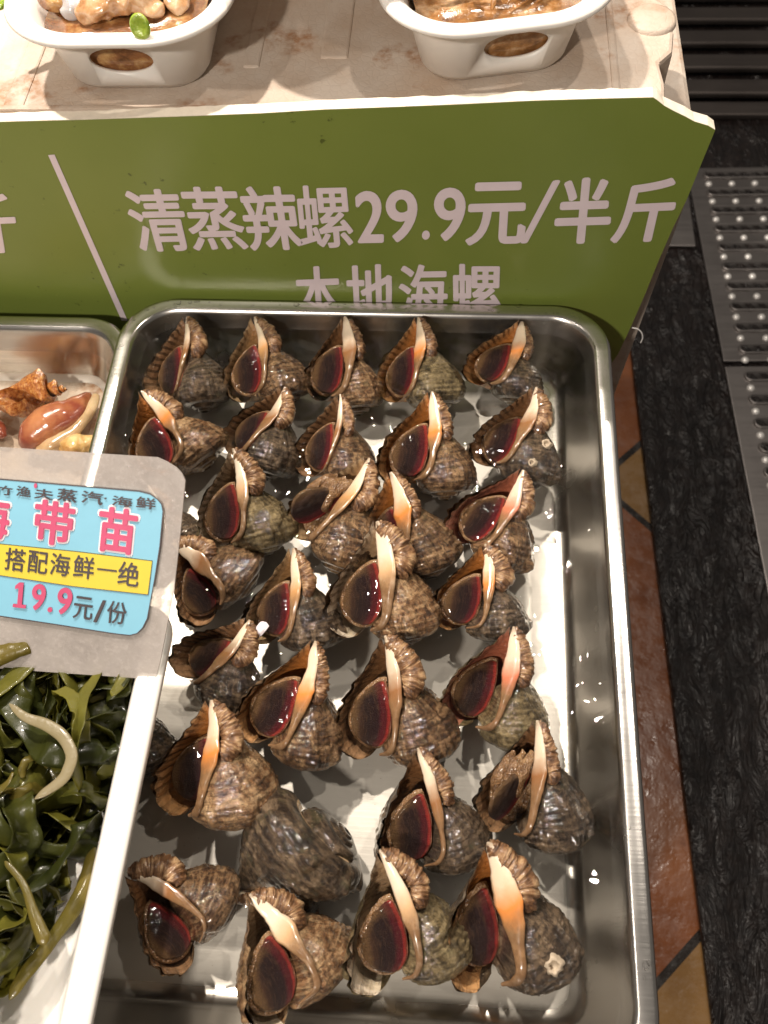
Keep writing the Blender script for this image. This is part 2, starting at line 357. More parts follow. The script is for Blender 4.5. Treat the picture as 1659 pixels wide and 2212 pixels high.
def make_whelk(seed, kind='shut', lip='cream', knob=.09, W=1.76, shell='brown', flare=.04, open_=1.0, wide=1.0, pillar=1.0, curl=1.0):
    """a rapa whelk in its own frame: mouth to +Z, canal tip at +Y, length about 1"""
    rng = np.random.default_rng(seed)
    root = bpy.data.objects.new('whelk', None); COL.objects.link(root)
    root.empty_display_size = .01
    g, v, t, surf = whelk_geometry(rng, W, open_, knob, wide, flare)
    V, uv = surf(t)
    grid_mesh('shell_body', V, len(t), len(v), M['shell_'+shell], uv, parent=root)
    ti = np.r_[0, .02, .05, .09, np.arange(.14, 2.7, .07)]
    V2, uv2 = surf(ti, .022)
    grid_mesh('outer_lip', V2, len(ti), len(v), M['lip_'+lip], uv2, parent=root, flip=True)
    # columella pillar with its pale callus
    j = lambda k: rng.uniform(-k, k)
    pth = catmull([(-.0+j(.01), 1.015, .005), (.005, .92, .03), (.012+j(.01), .81, .06), (.008, .70, .10), (-.008, .59, .15), (-.03, .48, .20),
                   (-.055, .37, .235), (-.085, .27, .225), (-.12, .20, .165), (-.17, .15, .11), (-.235, .125, .06)], 60)
    # lay the callus on the belly of the body whorl
    bv = V[60:].reshape(-1, 3); bv = bv[bv[:, 2] > 0]; pth0 = pth.copy()
    for i in range(60):
        if pth[i, 1] > .78: continue
        dd = (bv[:, 0]-pth[i, 0]-.01)**2+(bv[:, 1]-pth[i, 1])**2; m_ = dd < .0012
        if m_.any(): pth0[i, 2] = max(pth[i, 2], bv[m_, 2].max()-.006)
    ker = np.ones(7)/7; pth[:, 2] = np.convolve(np.pad(pth0[:, 2], 3, 'edge'), ker, 'valid')
    u = np.linspace(0, 1, 60)
    wid = pillar*np.interp(u, [0, .08, .22, .38, .5, .62, .75, .88, 1], [.016, .042, .070, .094, .078, .044, .032, .030, .010])
    thk = np.interp(u, [0, .1, .3, .6, 1], [.012, .018, .030, .030, .012])
    n = noise1(rng)
    wid = wid*(1+.16*n(u*8)+.06*n(u*29+5))*rng.uniform(.8, 1.12)
    fc = np.stack([-.62+.2*u, 0*u-.1, .78+0*u], -1)
    Vc = loft(pth, fc, wid, thk, 22)
    uvc = np.stack(np.meshgrid(u, np.linspace(0, 1, 22), indexing='ij'), -1)
    grid_mesh('columella', Vc, 60, 22, M['callus_'+lip], uvc, closed_v=True, parent=root)
    # siphonal fold: scaly curl on the outer side of the pillar
    m = 90
    pth = catmull([(.005, 1.005, -.005), (.04, .95, .005), (.08*curl, .87, .03), (.12*curl, .77, .055), (.14*curl, .68, .085), (.135, .59, .12), (.08, .535, .14)], m)
    u = np.linspace(0, 1, m)
    rr = np.interp(u, [0, .12, .4, .7, .9, 1], [.02, .050, .072, .080, .06, .02])*rng.uniform(.85, 1.15)*curl
    sc = (u*rng.integers(5, 8)+.5*n(u*20)) % 1
    a = np.linspace(0, 1, 26)
    Vf = loft(pth, (.1, 0, 1), rr*(1+.22*sc), rr*.8*(1+.22*sc), 26)
    nn = noise2(rng); d = nn(*np.meshgrid(u*30, a*14, indexing='ij'))
    Vf = Vf+.008*d[..., None]
    uvf = np.stack(np.meshgrid(u*2, a, indexing='ij'), -1)
    grid_mesh('siphonal_fold', Vf, m, 26, M['fold'], uvf, closed_v=True, parent=root)
    if kind in ('shut', 'sunk', 'flesh'):
        # foot: the rim of flesh behind the operculum
        zc = {'shut': -.01, 'sunk': -.08, 'flesh': -.05}[kind]; ov = (1+.10*(open_-1))*wide
        nr, na = 26, 72
        al = np.linspace(0, 2*np.pi, na, endpoint=False)
        # pear-shaped outline with a straight right edge, pointed at the top
        OUT = [(-.075, .67), (-.060, .56), (-.062, .45), (-.085, .33), (-.13, .23), (-.22, .165), (-.33, .175), (-.42, .25), (-.455, .35), (-.43, .45), (-.36, .54), (-.25, .62), (-.14, .67)]
        pp = catmull(OUT+OUT[:1], na+1)[:na]; ax, ay = -.24, .41
        ox = (pp[:, 0]-ax)*(1+.10*(wide-1)); oy = pp[:, 1]-ay
        xr = np.interp(np.linspace(.1, .75, 40), [.165, .23, .33, .45, .56, .67, .7], [-.2, -.13, -.085, -.062, -.06, -.075, -.09]); ygrid = np.linspace(.1, .75, 40)
        def cap(scale, z0, dome, amp, fr, name, mat, dx=0, roll=0.0, swing=None):
            rr_ = np.linspace(0, 1, nr)[:, None]
            k = noise2(rng)
            X = ax+dx+ox[None]*rr_*scale; Y = ay+oy[None]*rr_*scale
            lean = .28*(X+.44)*(zc > -.03)
            Z = z0+dome*(1-rr_**2.5)+lean+amp*k(X*fr+20, Y*fr+20)*(.3+rr_)-.5*(X-ax)*roll
            Z = Z-.03*(rr_ > .999)
            Vv = np.stack([X, Y, Z], -1)
            if swing:
                p0 = np.array([ax+.1, ay-.02, z0]); mm = np.array(Matrix.Rotation(R(swing[1]), 3, 'Z') @ Matrix.Rotation(R(swing[0]), 3, 'Y'))
                Vv = (Vv-p0-np.array([.1, 0, 0]))@mm.T+p0+np.array([-.04, -.04, .08])
            ud = (X-np.interp(Y, ygrid, xr))/.42+.90
            uvv = np.stack([ud, (Y-.13)/.56], -1)
            return grid_mesh(name, Vv, nr, na, mat, uvv, closed_v=True, parent=root, flip=False)
        cap(1.10, zc-.035, .02, .012, 38, 'foot', M['flesh'])
        if kind != 'flesh':
            cap(1.0, zc, .018, .004, 26, 'operculum', M['operculum'], roll=rng.uniform(-.3, .2))
        else:
            cap(.95, zc, .02, .004, 26, 'operculum', M['operculum'], swing=(48, -30))
            # soft body swelling out beside it
            m2 = 50
            for q in range(3):
                x0 = -.36+.09*q
                pth = catmull([(x0, .34+.04*q, .0), (x0-.03, .46, .10), (x0+.0, .60, .13), (x0+.08, .70, .10), (x0+.13, .76, .04)], m2)
                uu = np.linspace(0, 1, m2)
                r2 = .07*np.sin(np.pi*np.clip(uu, .06, .94))**.5*(1+.15*np.sin(uu*17+q*2))
                Vb = loft(pth, (0, 0, 1), r2, r2*.8, 20)
                Vb = Vb+.010*nn(Vb[..., 0]*24+30, Vb[..., 1]*24+30)[..., None]
                grid_mesh('mantle_fold', Vb, m2, 20, M['flesh'], None, closed_v=True, parent=root)
    return root
# ============================================================ helpers
def tag(o, label=None, cat=None, group=None, kind=None):
    if label: o['label'] = label
    if cat: o['category'] = cat
    if group: o['group'] = group
    if kind: o['kind'] = kind
    return o
def empty(name, loc=(0, 0, 0)):
    o = bpy.data.objects.new(name, None); COL.objects.link(o); o.location = loc; o.empty_display_size = .01; return o
def mesh(name, V, F, mat, parent=None, smooth=True, keep=True):
    me = bpy.data.meshes.new(name); me.from_pydata([tuple(v) for v in V], [], F)
    if smooth: me.polygons.foreach_set('use_smooth', [True]*len(me.polygons))
    if mat: me.materials.append(mat)
    me.update(); o = bpy.data.objects.new(name, me); COL.objects.link(o)
    if parent:
        o.parent = parent
        if keep: o.matrix_parent_inverse = Matrix.Translation(-Vector(parent.location))
    return o
def rrect(x0, x1, y0, y1, r, n=10):
    pts = []
    for cx, cy, a0 in ((x1-r, y1-r, 0), (x0+r, y1-r, 90), (x0+r, y0+r, 180), (x1-r, y0+r, 270)):
        for k in range(n+1):
            a = R(a0+90*k/n); pts.append((cx+r*math.cos(a), cy+r*math.sin(a)))
    return pts
def loft_loops(name, loops, mat, parent=None, cap0=False, cap1=True, smooth=True, closed=False, keep=True):
    V = []; F = []; n = len(loops[0])
    for L in loops: V += L
    m = len(loops)
    for i in range(m if closed else m-1):
        a, b = i*n, ((i+1) % m)*n
        for j in range(n):
            k = (j+1) % n; F.append((a+j, a+k, b+k, b+j))
    if cap0: F.append(tuple(reversed(range(n))))
    if cap1: F.append(tuple(range((m-1)*n, m*n)))
    return mesh(name, V, F, mat, parent, smooth, keep)
def box(name, x0, x1, y0, y1, z0, z1, mat, parent=None, bev=0):
    V = [(x, y, z) for x in (x0, x1) for y in (y0, y1) for z in (z0, z1)]
    F = [(0, 1, 3, 2), (4, 6, 7, 5), (0, 4, 5, 1), (2, 3, 7, 6), (0, 2, 6, 4), (1, 5, 7, 3)]
    o = mesh(name, V, F, mat, parent, smooth=False)
    if bev: bevel(o, bev)
    return o
def bevel(o, w, seg=2):
    m = o.modifiers.new('bevel', 'BEVEL'); m.width = w; m.segments = seg; m.limit_method = 'ANGLE'; m.angle_limit = R(35)
def apply_mods(o):
    dg = bpy.context.evaluated_depsgraph_get(); me = bpy.data.meshes.new_from_object(o.evaluated_get(dg))
    o.modifiers.clear(); o.data = me
def prism(name, pts, n, thick, mat, parent=None, smooth=False):
    """polygon pts (3-D, coplanar) extruded by -n*thick"""
    n = Vector(n).normalized(); m = len(pts); V = [Vector(p) for p in pts]+[Vector(p)-n*thick for p in pts]
    F = [tuple(range(m)), tuple(reversed(range(m, 2*m)))]+[(i, i+m, (i+1) % m+m, (i+1) % m) for i in range(m)]
    return mesh(name, V, F, mat, parent, smooth)

# ============================================================ setting materials
def mat_steel(key, base, rough, scr=1.0, rot=0, met=1.0):
    m, nt, b, out = new_mat(key); T = NT(nt); ob = T.coord('Object')
    lines = T.noise(T.coord('Object', (4, 300, 60), (0, 0, rot)), 1.5, 3, .6)
    fine = T.noise(ob, 55, 5, .7); blot = T.noise(ob, 9, 4, .65)
    T.l(T.mix(T.ramp(blot, [(.35, 0), (.75, .35)]), base, tuple(x*.75 for x in base)), b.inputs['Base Color'])
    T.l(T.ramp(T.math('ADD', T.math('MULTIPLY', lines, .5), T.math('MULTIPLY', blot, .5)), [(.3, rough*.75), (.7, rough*1.35)]), b.inputs['Roughness'])
    T.l(T.bump(T.math('ADD', T.math('MULTIPLY', lines, .7), T.math('MULTIPLY', fine, .6)), .10*scr, .0012), b.inputs['Normal'])
    setp(b, metal=met)
    if key == 'tray_steel':  # the flat base is scuffed dull by shells, the walls still polished
        _, _, z_ = T.sep(ob); worn = T.ramp(T.math('ADD', T.math('MULTIPLY', z_, 100.0), 5.3), [(.18, 1), (.30, 0)])
        T.l(T.math('SUBTRACT', 1.0, T.math('MULTIPLY', worn, .7)), b.inputs['Metallic'])
        T.l(T.math('ADD', T.ramp(blot, [(.3, .20), (.7, .30)]), T.math('MULTIPLY', worn, .24)), b.inputs['Roughness'])
        sp_ = T.math('MULTIPLY', T.ramp(T.voro(ob, 150), [(.03, 1), (.06, 0)]), T.math('MULTIPLY', worn, .7))
        T.l(T.mix(sp_, T.mix(T.ramp(blot, [(.35, 0), (.75, .35)]), base, tuple(x*.78 for x in base)), (.12, .08, .05)), b.inputs['Base Color'])
    M[key] = m
mat_steel('tray_steel', (.66, .635, .60), .27, met=.78)
mat_steel('floor_steel', (.27, .25, .24), .42, 2)
mat_steel('dark_steel', (.15, .13, .12), .5, 3)
def mat_plain(key, base, rough=.4, amp=.08, scale=30, bumpd=.0006, metal=0, sss=0, coat=0, spots=None):
    m, nt, b, out = new_mat(key); T = NT(nt); ob = T.coord('Object')
    n = T.noise(ob, scale, 5, .65)
    c = T.mix(T.ramp(n, [(.3, 0), (.7, 1)]), tuple(x*(1-amp) for x in base), tuple(min(1, x*(1+amp)) for x in base))
    if spots:
        f = T.ramp(T.noise(ob, spots[1], 5, .7), [(spots[2], 0), (spots[2]+.08, spots[3])]); c = T.mix(f, c, spots[0])
    T.l(c, b.inputs['Base Color'])
    T.l(T.bump(n, .4, bumpd), b.inputs['Normal'])
    setp(b, rough=rough, metal=metal, sss=sss, coat=coat)
    if sss: b.inputs['Subsurface Radius'].default_value = (.01, .007, .005)
    M[key] = m; return m
mat_plain('white_plastic', (.80, .77, .72), .32, .03, 8, .0003, sss=.1, coat=.2, spots=((.5, .42, .32), 60, .70, .35))
mat_plain('bowl_plastic', (.80, .76, .71), .38, .03, 10, .0003, sss=.1, spots=((.45, .36, .26), 45, .70, .35))
mat_plain('sign_edge', (.78, .70, .58), .7, .12, 60, .002)
mat_plain('lilac_print', (.76, .65, .69), .38, .05, 40, .0002)
mat_plain('card_blue', (.20, .47, .62), .5, .04, 50, .0002)
mat_plain('card_yellow', (.66, .52, .035), .5, .04, 50, .0002)
mat_plain('card_pink', (.52, .06, .15), .5, .10, 60, .0002)
mat_plain('card_white', (.80, .72, .76), .5, .03, 60, .0002)
mat_plain('card_ink', (.05, .035, .04), .5, .1, 60, .0002)
mat_plain('thread', (.8, .78, .76), .5)
def mat_foam():
    m, nt, b, out = new_mat('foam'); T = NT(nt); ob = T.coord('Object')
    v = T.voro(ob, 190, 'DISTANCE_TO_EDGE'); n = T.noise(ob, 14, 5, .65); n2 = T.noise(ob, 60, 4, .7)
    c = T.mix(T.ramp(v, [(.0, .16), (.08, 0)]), (.55, .475, .405), (.40, .32, .26))
    c = T.mix(T.ramp(n, [(.40, 0), (.66, .7)]), c, (.42, .30, .21))
    f = T.math('MULTIPLY', T.ramp(T.noise(ob, 22, 4, .6), [(.54, 0), (.64, 1)]), T.ramp(n2, [(.38, 0), (.6, .85)]))
    c = T.mix(f, c, (.30, .14, .055))
    T.l(c, b.inputs['Base Color'])
    T.l(T.bump(T.ramp(v, [(0, 0), (.15, 1)]), .25, .0005), b.inputs['Normal'])
    setp(b, rough=.6); M['foam'] = m
mat_foam()
def mat_sign():
    m, nt, b, out = new_mat('green_board'); T = NT(nt); ob = T.coord('Object')
    n = T.noise(ob, 5, 4, .6); c = T.ramp(n, [(.3, (.165, .215, .040)), (.7, (.20, .25, .050))])
    sp = T.ramp(T.voro(ob, 120), [(.05, 1), (.09, 0)]); sp = T.math('MULTIPLY', sp, T.ramp(T.noise(ob, 30, 3, .6), [(.58, 0), (.64, .6)]))
    c = T.mix(sp, c, (.30, .34, .08))
    dk = T.math('MULTIPLY', T.ramp(T.noise(ob, 95, 3, .6), [(.68, 0), (.74, .7)]), T.ramp(n, [(.45, 0), (.5, 1)]))
    c = T.mix(dk, c, (.04, .05, .008))
    T.l(c, b.inputs['Base Color'])
    T.l(T.bump(T.math('ADD', T.noise(ob, 26, 3, .5), T.math('MULTIPLY', sp, 2.0)), .25, .0012), b.inputs['Normal'])
    setp(b, rough=.34, spec=.5); M['green_board'] = m
mat_sign()
def mat_tile():
    m, nt, b, out = new_mat('terracotta_tiles'); T = NT(nt); ob = T.coord('Object'); x, y, _ = T.sep(ob)
    P_ = .76
    def fold(c_, c0):
        a = T.math('SUBTRACT', c_, c0-P_/2); a = T.math('FLOORED_MODULO', a, P_); return T.math('ABSOLUTE', T.math('SUBTRACT', a, P_/2))
    ax, ay = fold(x, .352), fold(y, .738)
    d = T.math('SUBTRACT', T.math('ADD', ax, ay), .105)
    n = T.noise(ob, 7, 5, .6); n2 = T.noise(ob, 40, 5, .7)
    tile = T.ramp(n, [(.3, (.15, .048, .018)), (.5, (.23, .078, .028)), (.7, (.31, .12, .048))])
    tile = T.mix(T.ramp(n2, [(.6, 0), (.72, .6)]), tile, (.14, .045, .02))
    dia = T.ramp(n, [(.3, (.20, .105, .035)), (.7, (.33, .19, .07))])
    c = T.mix(T.ramp(d, [(0, 0), (.0001, 1)], 'CONSTANT'), dia, tile)
    g1 = T.math('LESS_THAN', T.math('ABSOLUTE', d), .0075)
    g2 = T.math('MULTIPLY', T.math('GREATER_THAN', d, 0), T.math('LESS_THAN', T.math('MINIMUM', ax, ay), .005))
    g_ = T.math('MAXIMUM', g1, g2)
    T.l(T.mix(g_, c, (.02, .015, .012)), b.inputs['Base Color'])
    T.l(T.bump(T.math('SUBTRACT', T.noise(ob, 28, 4, .6), g_), .5, .004), b.inputs['Normal'])
    T.l(T.ramp(n2, [(.4, .18), (.7, .5)]), b.inputs['Roughness']); setp(b, coat=.3)
    M['terracotta_tiles'] = m
mat_tile()
def mat_mat():
    m, nt, b, out = new_mat('black_mat'); T = NT(nt); ob = T.coord('Object')
    w = T.noise(T.coord('Object', (26, 9, 10), (0, 0, R(-35))), 1.6, 4, .6, 1.4); w2 = T.noise(ob, 60, 4, .7)
    T.l(T.ramp(w2, [(.4, (.006, .004, .004)), (.7, (.016, .010, .008))]), b.inputs['Base Color'])
    T.l(T.bump(T.math('ADD', w, T.math('MULTIPLY', w2, .06)), 1.0, .02), b.inputs['Normal'])
    setp(b, rough=.35, coat=.35, coatr=.10); M['black_mat'] = m
mat_mat()
def mat_water(key, bumpd, tint, rough=0.0):
    m, nt, b, out = new_mat(key); T = NT(nt); nt.nodes.remove(b); ob = T.coord('Object')
    tr = T.n('BsdfTransparent'); tr.inputs[0].default_value = (*tint, 1); gl = T.n('BsdfGlossy'); gl.inputs['Roughness'].default_value = rough
    fr = T.n('Fresnel'); fr.inputs[0].default_value = 1.33; mx = T.n('MixShader')
    nm = T.bump(T.math('ADD', T.noise(ob, 12, 1, .4, .3), T.math('MULTIPLY', T.noise(ob, 48, 1, .4), .45)), 1.0, bumpd)
    T.l(nm, gl.inputs['Normal']); T.l(nm, fr.inputs['Normal'])
    T.l(fr.outputs[0], mx.inputs[0]); T.l(tr.outputs[0], mx.inputs[1]); T.l(gl.outputs[0], mx.inputs[2]); T.l(mx.outputs[0], out.inputs[0])
    M[key] = m
mat_water('water', .008, (.95, .94, .91)); mat_water('wet_bead', .0, (.97, .97, .97))

# ============================================================ floor
ZF = -.70
def flat(name, x0, x1, y0, y1, z, mat):
    return mesh(name, [(x0, y0, z), (x1, y0, z), (x1, y1, z), (x0, y1, z)], [(0, 1, 2, 3)], mat, smooth=False)
o = flat('floor', -6, 6, -4, 9, ZF, M['terracotta_tiles']); tag(o, kind='structure')
# black rubber matting, its left edge slightly out of square with the tray
mt = prism('floor_mat', [(.343, -3, ZF+.012), (2.2, -3, ZF+.012), (2.2, 4.2, ZF+.012), (.24, 4.2, ZF+.012), (.319, .956, ZF+.012), (.345, -.02, ZF+.012)], (0, 0, 1), .011, M['black_mat'])
bevel(mt, .004); tag(mt, 'black wrinkled rubber matting on the tiled floor right of the trays', 'floor mat')

def drain_cover(loc, rot, w, d, label, rows, cols):
    root = empty('drain_cover', loc); tag(root, label, 'drain cover', 'perforated steel drain covers'); root.rotation_euler = (0, 0, rot)
    Z = .006
    p = box('plate', 0, w, 0, d, 0, Z, M['floor_steel'], None, .0015); p.parent = root
    dots = bmesh.new(); slots = bmesh.new(); holes = bmesh.new(); py = .0475; px = .044
    Vs = []; Fs = []; Vh = []; Fh = []; Vd = []; Fd = []
    for r in range(rows):
        y = d-.022-r*py
        # embossed slot: raised ring with slanted openings
        L0, L1, rad = .028, min(w-.03, .40), .0115
        prof = [(1.0, 0), (.93, .0035), (.78, .0045), (.66, .002), (.6, .0005)]
        base = len(Vs); n = 28
        for s_, h in prof:
            for k in range(n):
                a = 2*math.pi*k/n; cx = L0+rad if math.cos(a) < 0 else L1-rad
                Vs.append((cx+rad*s_*math.cos(a), y+rad*s_*math.sin(a), Z+h))
        for i in range(len(prof)-1):
            for k in range(n):
                k2 = (k+1) % n; Fs.append((base+i*n+k, base+i*n+k2, base+(i+1)*n+k2, base+(i+1)*n+k))
        Fs.append(tuple(base+(len(prof)-1)*n+k for k in range(n)))
        x = L0+.014
        while x < L1-.012:
            b0 = len(Vh); q = [(-.010, .0062), (.002, .0062), (.010, -.0062), (-.002, -.0062)]
            Vh += [(x+a, y+b_, Z+.0009) for a, b_ in q]; Fh.append((b0, b0+3, b0+2, b0+1)); x += .0225
        if r < rows-1 or True:
            yy = y-py*.5; x = .036+(.0)
            while x < w-.02:
                b0 = len(Vd); m_ = 10
                for s_, h in ((1, 0), (.8, .0028), (.45, .0042)):
                    for k in range(m_):
                        a = 2*math.pi*k/m_; Vd.append((x+.0066*s_*math.cos(a), yy+.0066*s_*math.sin(a), Z+h))
                for i in range(2):
                    for k in range(m_):
                        k2 = (k+1) % m_; Fd.append((b0+i*m_+k, b0+i*m_+k2, b0+(i+1)*m_+k2, b0+(i+1)*m_+k))
                Fd.append(tuple(b0+2*m_+k for k in range(m_))); x += px
    for nm, V, F, mt_ in (('slot', Vs, Fs, M['floor_steel']), ('slot_opening', Vh, Fh, M['black_mat']), ('stud', Vd, Fd, M['stud'])):
        o_ = mesh(nm, V, F, mt_, None); o_.parent = root; o_['kind'] = 'stuff'
    return root
mat_plain('stud', (.80, .78, .75), .35, .05, 30, .0001, metal=.45)  # paler than the plate steel: the glint of the studs is put into the colour
a0 = math.atan2(.472-.456, .977-1.43)+math.pi/2  # left edges run (.456,1.43) > (.472,.977)
ROTP = -(.472-.456)/(1.43-.977)
drain_cover((.472, .976, ZF+.013), -ROTP*0+.035, .62, .475, 'perforated steel drain cover farther back, ten slot rows', 10, 10)
drain_cover((.4885, .505, ZF+.013), .035, .62, .46, 'perforated steel drain cover nearer, its edge passing the frame side', 10, 10)
o = box('steel_plate', .30, .452, 1.243, 1.44, ZF+.013, ZF+.019, M['floor_steel'], None, .0015)
tag(o, 'small plain steel floor plate between the green board and the drain cover', 'floor plate')
# slatted grille at the far right
gr = empty('floor_grille', (.3, 1.6, ZF+.012)); tag(gr, 'dark grille of wide flat steel bars on the floor at top right', 'grille')
for k in range(8):
    y = 1.655+k*.0815
    s_ = box('bar', .2, 1.3, y, y+.046, ZF+.02, ZF+.034, M['dark_steel'], gr, .004)
s_ = box('side_rail', .2, 1.3, 1.60, 1.64, ZF+.0125, ZF+.026, M['dark_steel'], gr, .003)

# ============================================================ foam boxes
bb = box('foam_box', -.95, .096, -.10, .488, ZF+.001, -.0560, M['foam'], None, .004)
tag(bb, 'white foam box holding up the steel trays, lower than the green board', 'foam box', 'white foam boxes of the stall')
rb = empty('foam_box', (-.2, .75, ZF)); tag(rb, 'stained white foam box behind the green board carrying the food bowls', 'foam box', 'white foam boxes of the stall')
ZB = .166
# body: tapering sides
Vb = [(x, y, z) for (x, y, z) in ((-1.1, .516, ZF+.001), (.150, .530, ZF+.001), (.150, 1.0, ZF+.001), (-1.1, 1.0, ZF+.001), (-1.1, .516, ZB-.055), (.176, .530, ZB-.055), (.176, 1.0, ZB-.055), (-1.1, 1.0, ZB-.055))]
o = mesh('box_body', Vb, [(0, 3, 2, 1), (4, 5, 6, 7), (0, 1, 5, 4), (1, 2, 6, 5), (2, 3, 7, 6), (3, 0, 4, 7)], M['foam'], rb, smooth=False); bevel(o, .004)
# lid: notched plan with rounded corner, raised rim and ribs
lid = [(-1.1, .5135), (.137, .5135), (.139, .545), (.137, .566), (.147, .578), (.150, .60), (.149, .63), (.138, .642), (.118, .645), (.110, .66), (.110, 1.0), (-1.1, 1.0)]
o = prism('box_lid', [(x, y, ZB) for x, y in lid], (0, 0, 1), .055, M['foam'], rb); bevel(o, .003)
o = loft_loops('lid_knob', [[(.135+.016*s*math.cos(2*math.pi*k/24), .612+.016*s*math.sin(2*math.pi*k/24), ZB+h) for k in range(24)] for s, h in ((1.1, -.001), (1.05, .002), (.9, .003))], M['foam'], rb)
for x0, x1, y0, y1 in ((.103, .109, .519, .99), (-.315, -.300, .519, .99), (-.098, -.078, .57, .99), (-.152, -.140, .56, .99), (-1.0, .10, .5145, .520), (-.60, -.59, .52, .99)):
    o = box('lid_rib', x0, x1, y0, y1, ZB-.002, ZB+.0013, M['foam'], rb, .002)

# ============================================================ green price board
SY = .500
def sp(u, v, dy=0.0): return ony(u, v, SY-dy)
bd = empty('price_board', (0, SY, .05)); tag(bd, 'green foam price board with lilac lettering standing behind the steel trays', 'price board')
right = [(1335, 765), (1362, 708), (1395, 632), (1424, 560), (1455, 490), (1484, 430), (1510, 366), (1533, 310), (1545, 281), (1530, 272), (1500, 263), (1480, 252), (1455, 240), (1435, 229), (1420, 217), (1411, 211)]
top = [(1300, 214), (1150, 219), (1000, 225), (850, 231), (700, 238), (560, 245), (420, 252), (280, 256), (150, 259), (0, 263)]
pts = [sp(u, v) for u, v in right]+[sp(u, v+random.Random(int(u)).uniform(-1.2, 1.2)) for u, v in top]+[Vector((-.75, SY, .150)), Vector((-.75, SY, -.055)), Vector((.05, SY, -.055))]
pts = [sp(1335, 765)+Vector((-.003, 0, -.012))]+pts
front = mesh('board_face', pts, [tuple(range(len(pts)))], M['green_board'], bd, smooth=False)
# jagged foam edge behind the printed face
rg = random.Random(5); dense = []
L_ = [Vector(p) for p in pts]
for i in range(len(L_)):
    a, b_ = L_[i], L_[(i+1) % len(L_)]; n_ = max(1, int((b_-a).length/.006))
    for k in range(n_): dense.append(a.lerp(b_, k/n_))
dn = [Vector((p.x, SY+.0006, p.z)) for p in dense]; db = [Vector((p.x+rg.uniform(-.0003, .0006), SY+.0095, p.z+rg.uniform(-.0004, .0006))) for p in dense]
m_ = len(dn)
mesh('board_core', dn+db, [tuple(range(m_)), tuple(reversed(range(m_, 2*m_)))]+[(i, i+m_, (i+1) % m_+m_, (i+1) % m_) for i in range(m_)], M['sign_edge'], bd, smooth=False)

def glyphs(txt, offset=0.0, extr=.0):
    cu = bpy.data.curves.new('t', 'FONT'); cu.body = txt; cu.size = 1; cu.offset = offset; cu.extrude = extr; cu.resolution_u = 6
    ob_ = bpy.data.objects.new('t', cu); COL.objects.link(ob_)
    dg = bpy.context.evaluated_depsgraph_get(); dg.update()
    me = bpy.data.meshes.new_from_object(ob_.evaluated_get(dg)); bpy.data.objects.remove(ob_); bpy.data.curves.remove(cu)
    return me
def place_glyph(name, txt, quad, mat, parent, offset=.02, n=(0, -1, 0), lift=.0004, extr=.0):
    """fit the word into a quad of 3-D corners (top left, top right, bottom right, bottom left)"""
    me = glyphs(txt); co = np.zeros(len(me.vertices)*3); me.vertices.foreach_get('co', co); co = co.reshape(-1, 3)
    mn, mx = co.min(0), co.max(0); u = (co[:, 0]-mn[0])/(mx[0]-mn[0]); w = (co[:, 1]-mn[1])/max(1e-6, mx[1]-mn[1])
    q = [np.array(p) for p in quad]
    p = (q[3][None]*(1-u)[:, None]+q[2][None]*u[:, None])*(1-w)[:, None]+(q[0][None]*(1-u)[:, None]+q[1][None]*u[:, None])*w[:, None]
    p = p+np.array(n)*lift
    F0 = [tuple(f.vertices) for f in me.polygons]; bpy.data.meshes.remove(me)
    ex = (q[1]-q[0]); ey = (q[0]-q[3]); H_ = np.linalg.norm(ey); ex = ex/np.linalg.norm(ex)*H_; P_all = []; F = []
    ring = [(0, 0)]+[(math.cos(2*math.pi*k/8), math.sin(2*math.pi*k/8)) for k in range(8)] if offset else [(0, 0)]
    for k, (a, b_) in enumerate(ring):  # heavier weight: the strokes widened all round
        F += [tuple(i+k*len(p) for i in f) for f in F0]; P_all.append(p+ex*a*offset+ey*b_*offset+np.array(n)*k*.00002)
    return mesh(name, np.vstack(P_all), F, mat, parent, smooth=False)
def squad(tl, tr, br, bl): return [sp(*p) for p in (tl, tr, br, bl)]
# first line
OFF = {'清': .018, '蒸': .016, '辣': .018, '螺': .013, '.': .0}
for txt, q in (('清', ((264, 411), (384, 409), (414, 539), (303, 541))), ('蒸', ((388, 405), (508, 404), (536, 537), (420, 539))), ('辣', ((516, 404), (634, 403), (654, 536), (540, 539))),
               ('螺', ((637, 402), (752, 400), (764, 530), (650, 537))), ('2', ((768, 415), (828, 413), (826, 521), (776, 522))), ('9', ((836, 412), (900, 411), (896, 520), (838, 520))),
               ('.', ((912, 497), (929, 497), (928, 517), (911, 517))), ('9', ((940, 408), (1005, 406), (998, 517), (943, 518))), ('元', ((1018, 397), (1136, 394), (1130, 524), (1008, 527))),
               ('/', ((1172, 393), (1206, 391), (1160, 521), (1128, 522))), ('半', ((1212, 388), (1322, 384), (1312, 521), (1197, 524))), ('斤', ((1356, 392), (1467, 385), (1440, 519), (1320, 522)))):
    place_glyph('lettering', txt, squad(*q), M['lilac_print'], bd, OFF.get(txt, .024))
for txt, q in (('本', ((637, 578), (730, 574), (738, 690), (645, 692))), ('地', ((748, 573), (848, 571), (850, 688), (755, 690))),
               ('海', ((862, 573), (965, 571), (964, 687), (866, 688))), ('螺', ((977, 571), (1083, 571), (1079, 687), (979, 687)))):
    place_glyph('lettering', txt, squad(*q), M['lilac_print'], bd, .016)
place_glyph('lettering', '斤', squad((-85, 425), (22, 418), (45, 545), (-70, 547)), M['lilac_print'], bd, OFF.get(txt, .024))
q = [sp(104, 334), sp(118, 333), sp(276, 692), sp(263, 692)]
mesh('divider_line', [p+Vector((0, -.0004, 0)) for p in q], [(0, 1, 2, 3)], M['lilac_print'], bd, smooth=False)

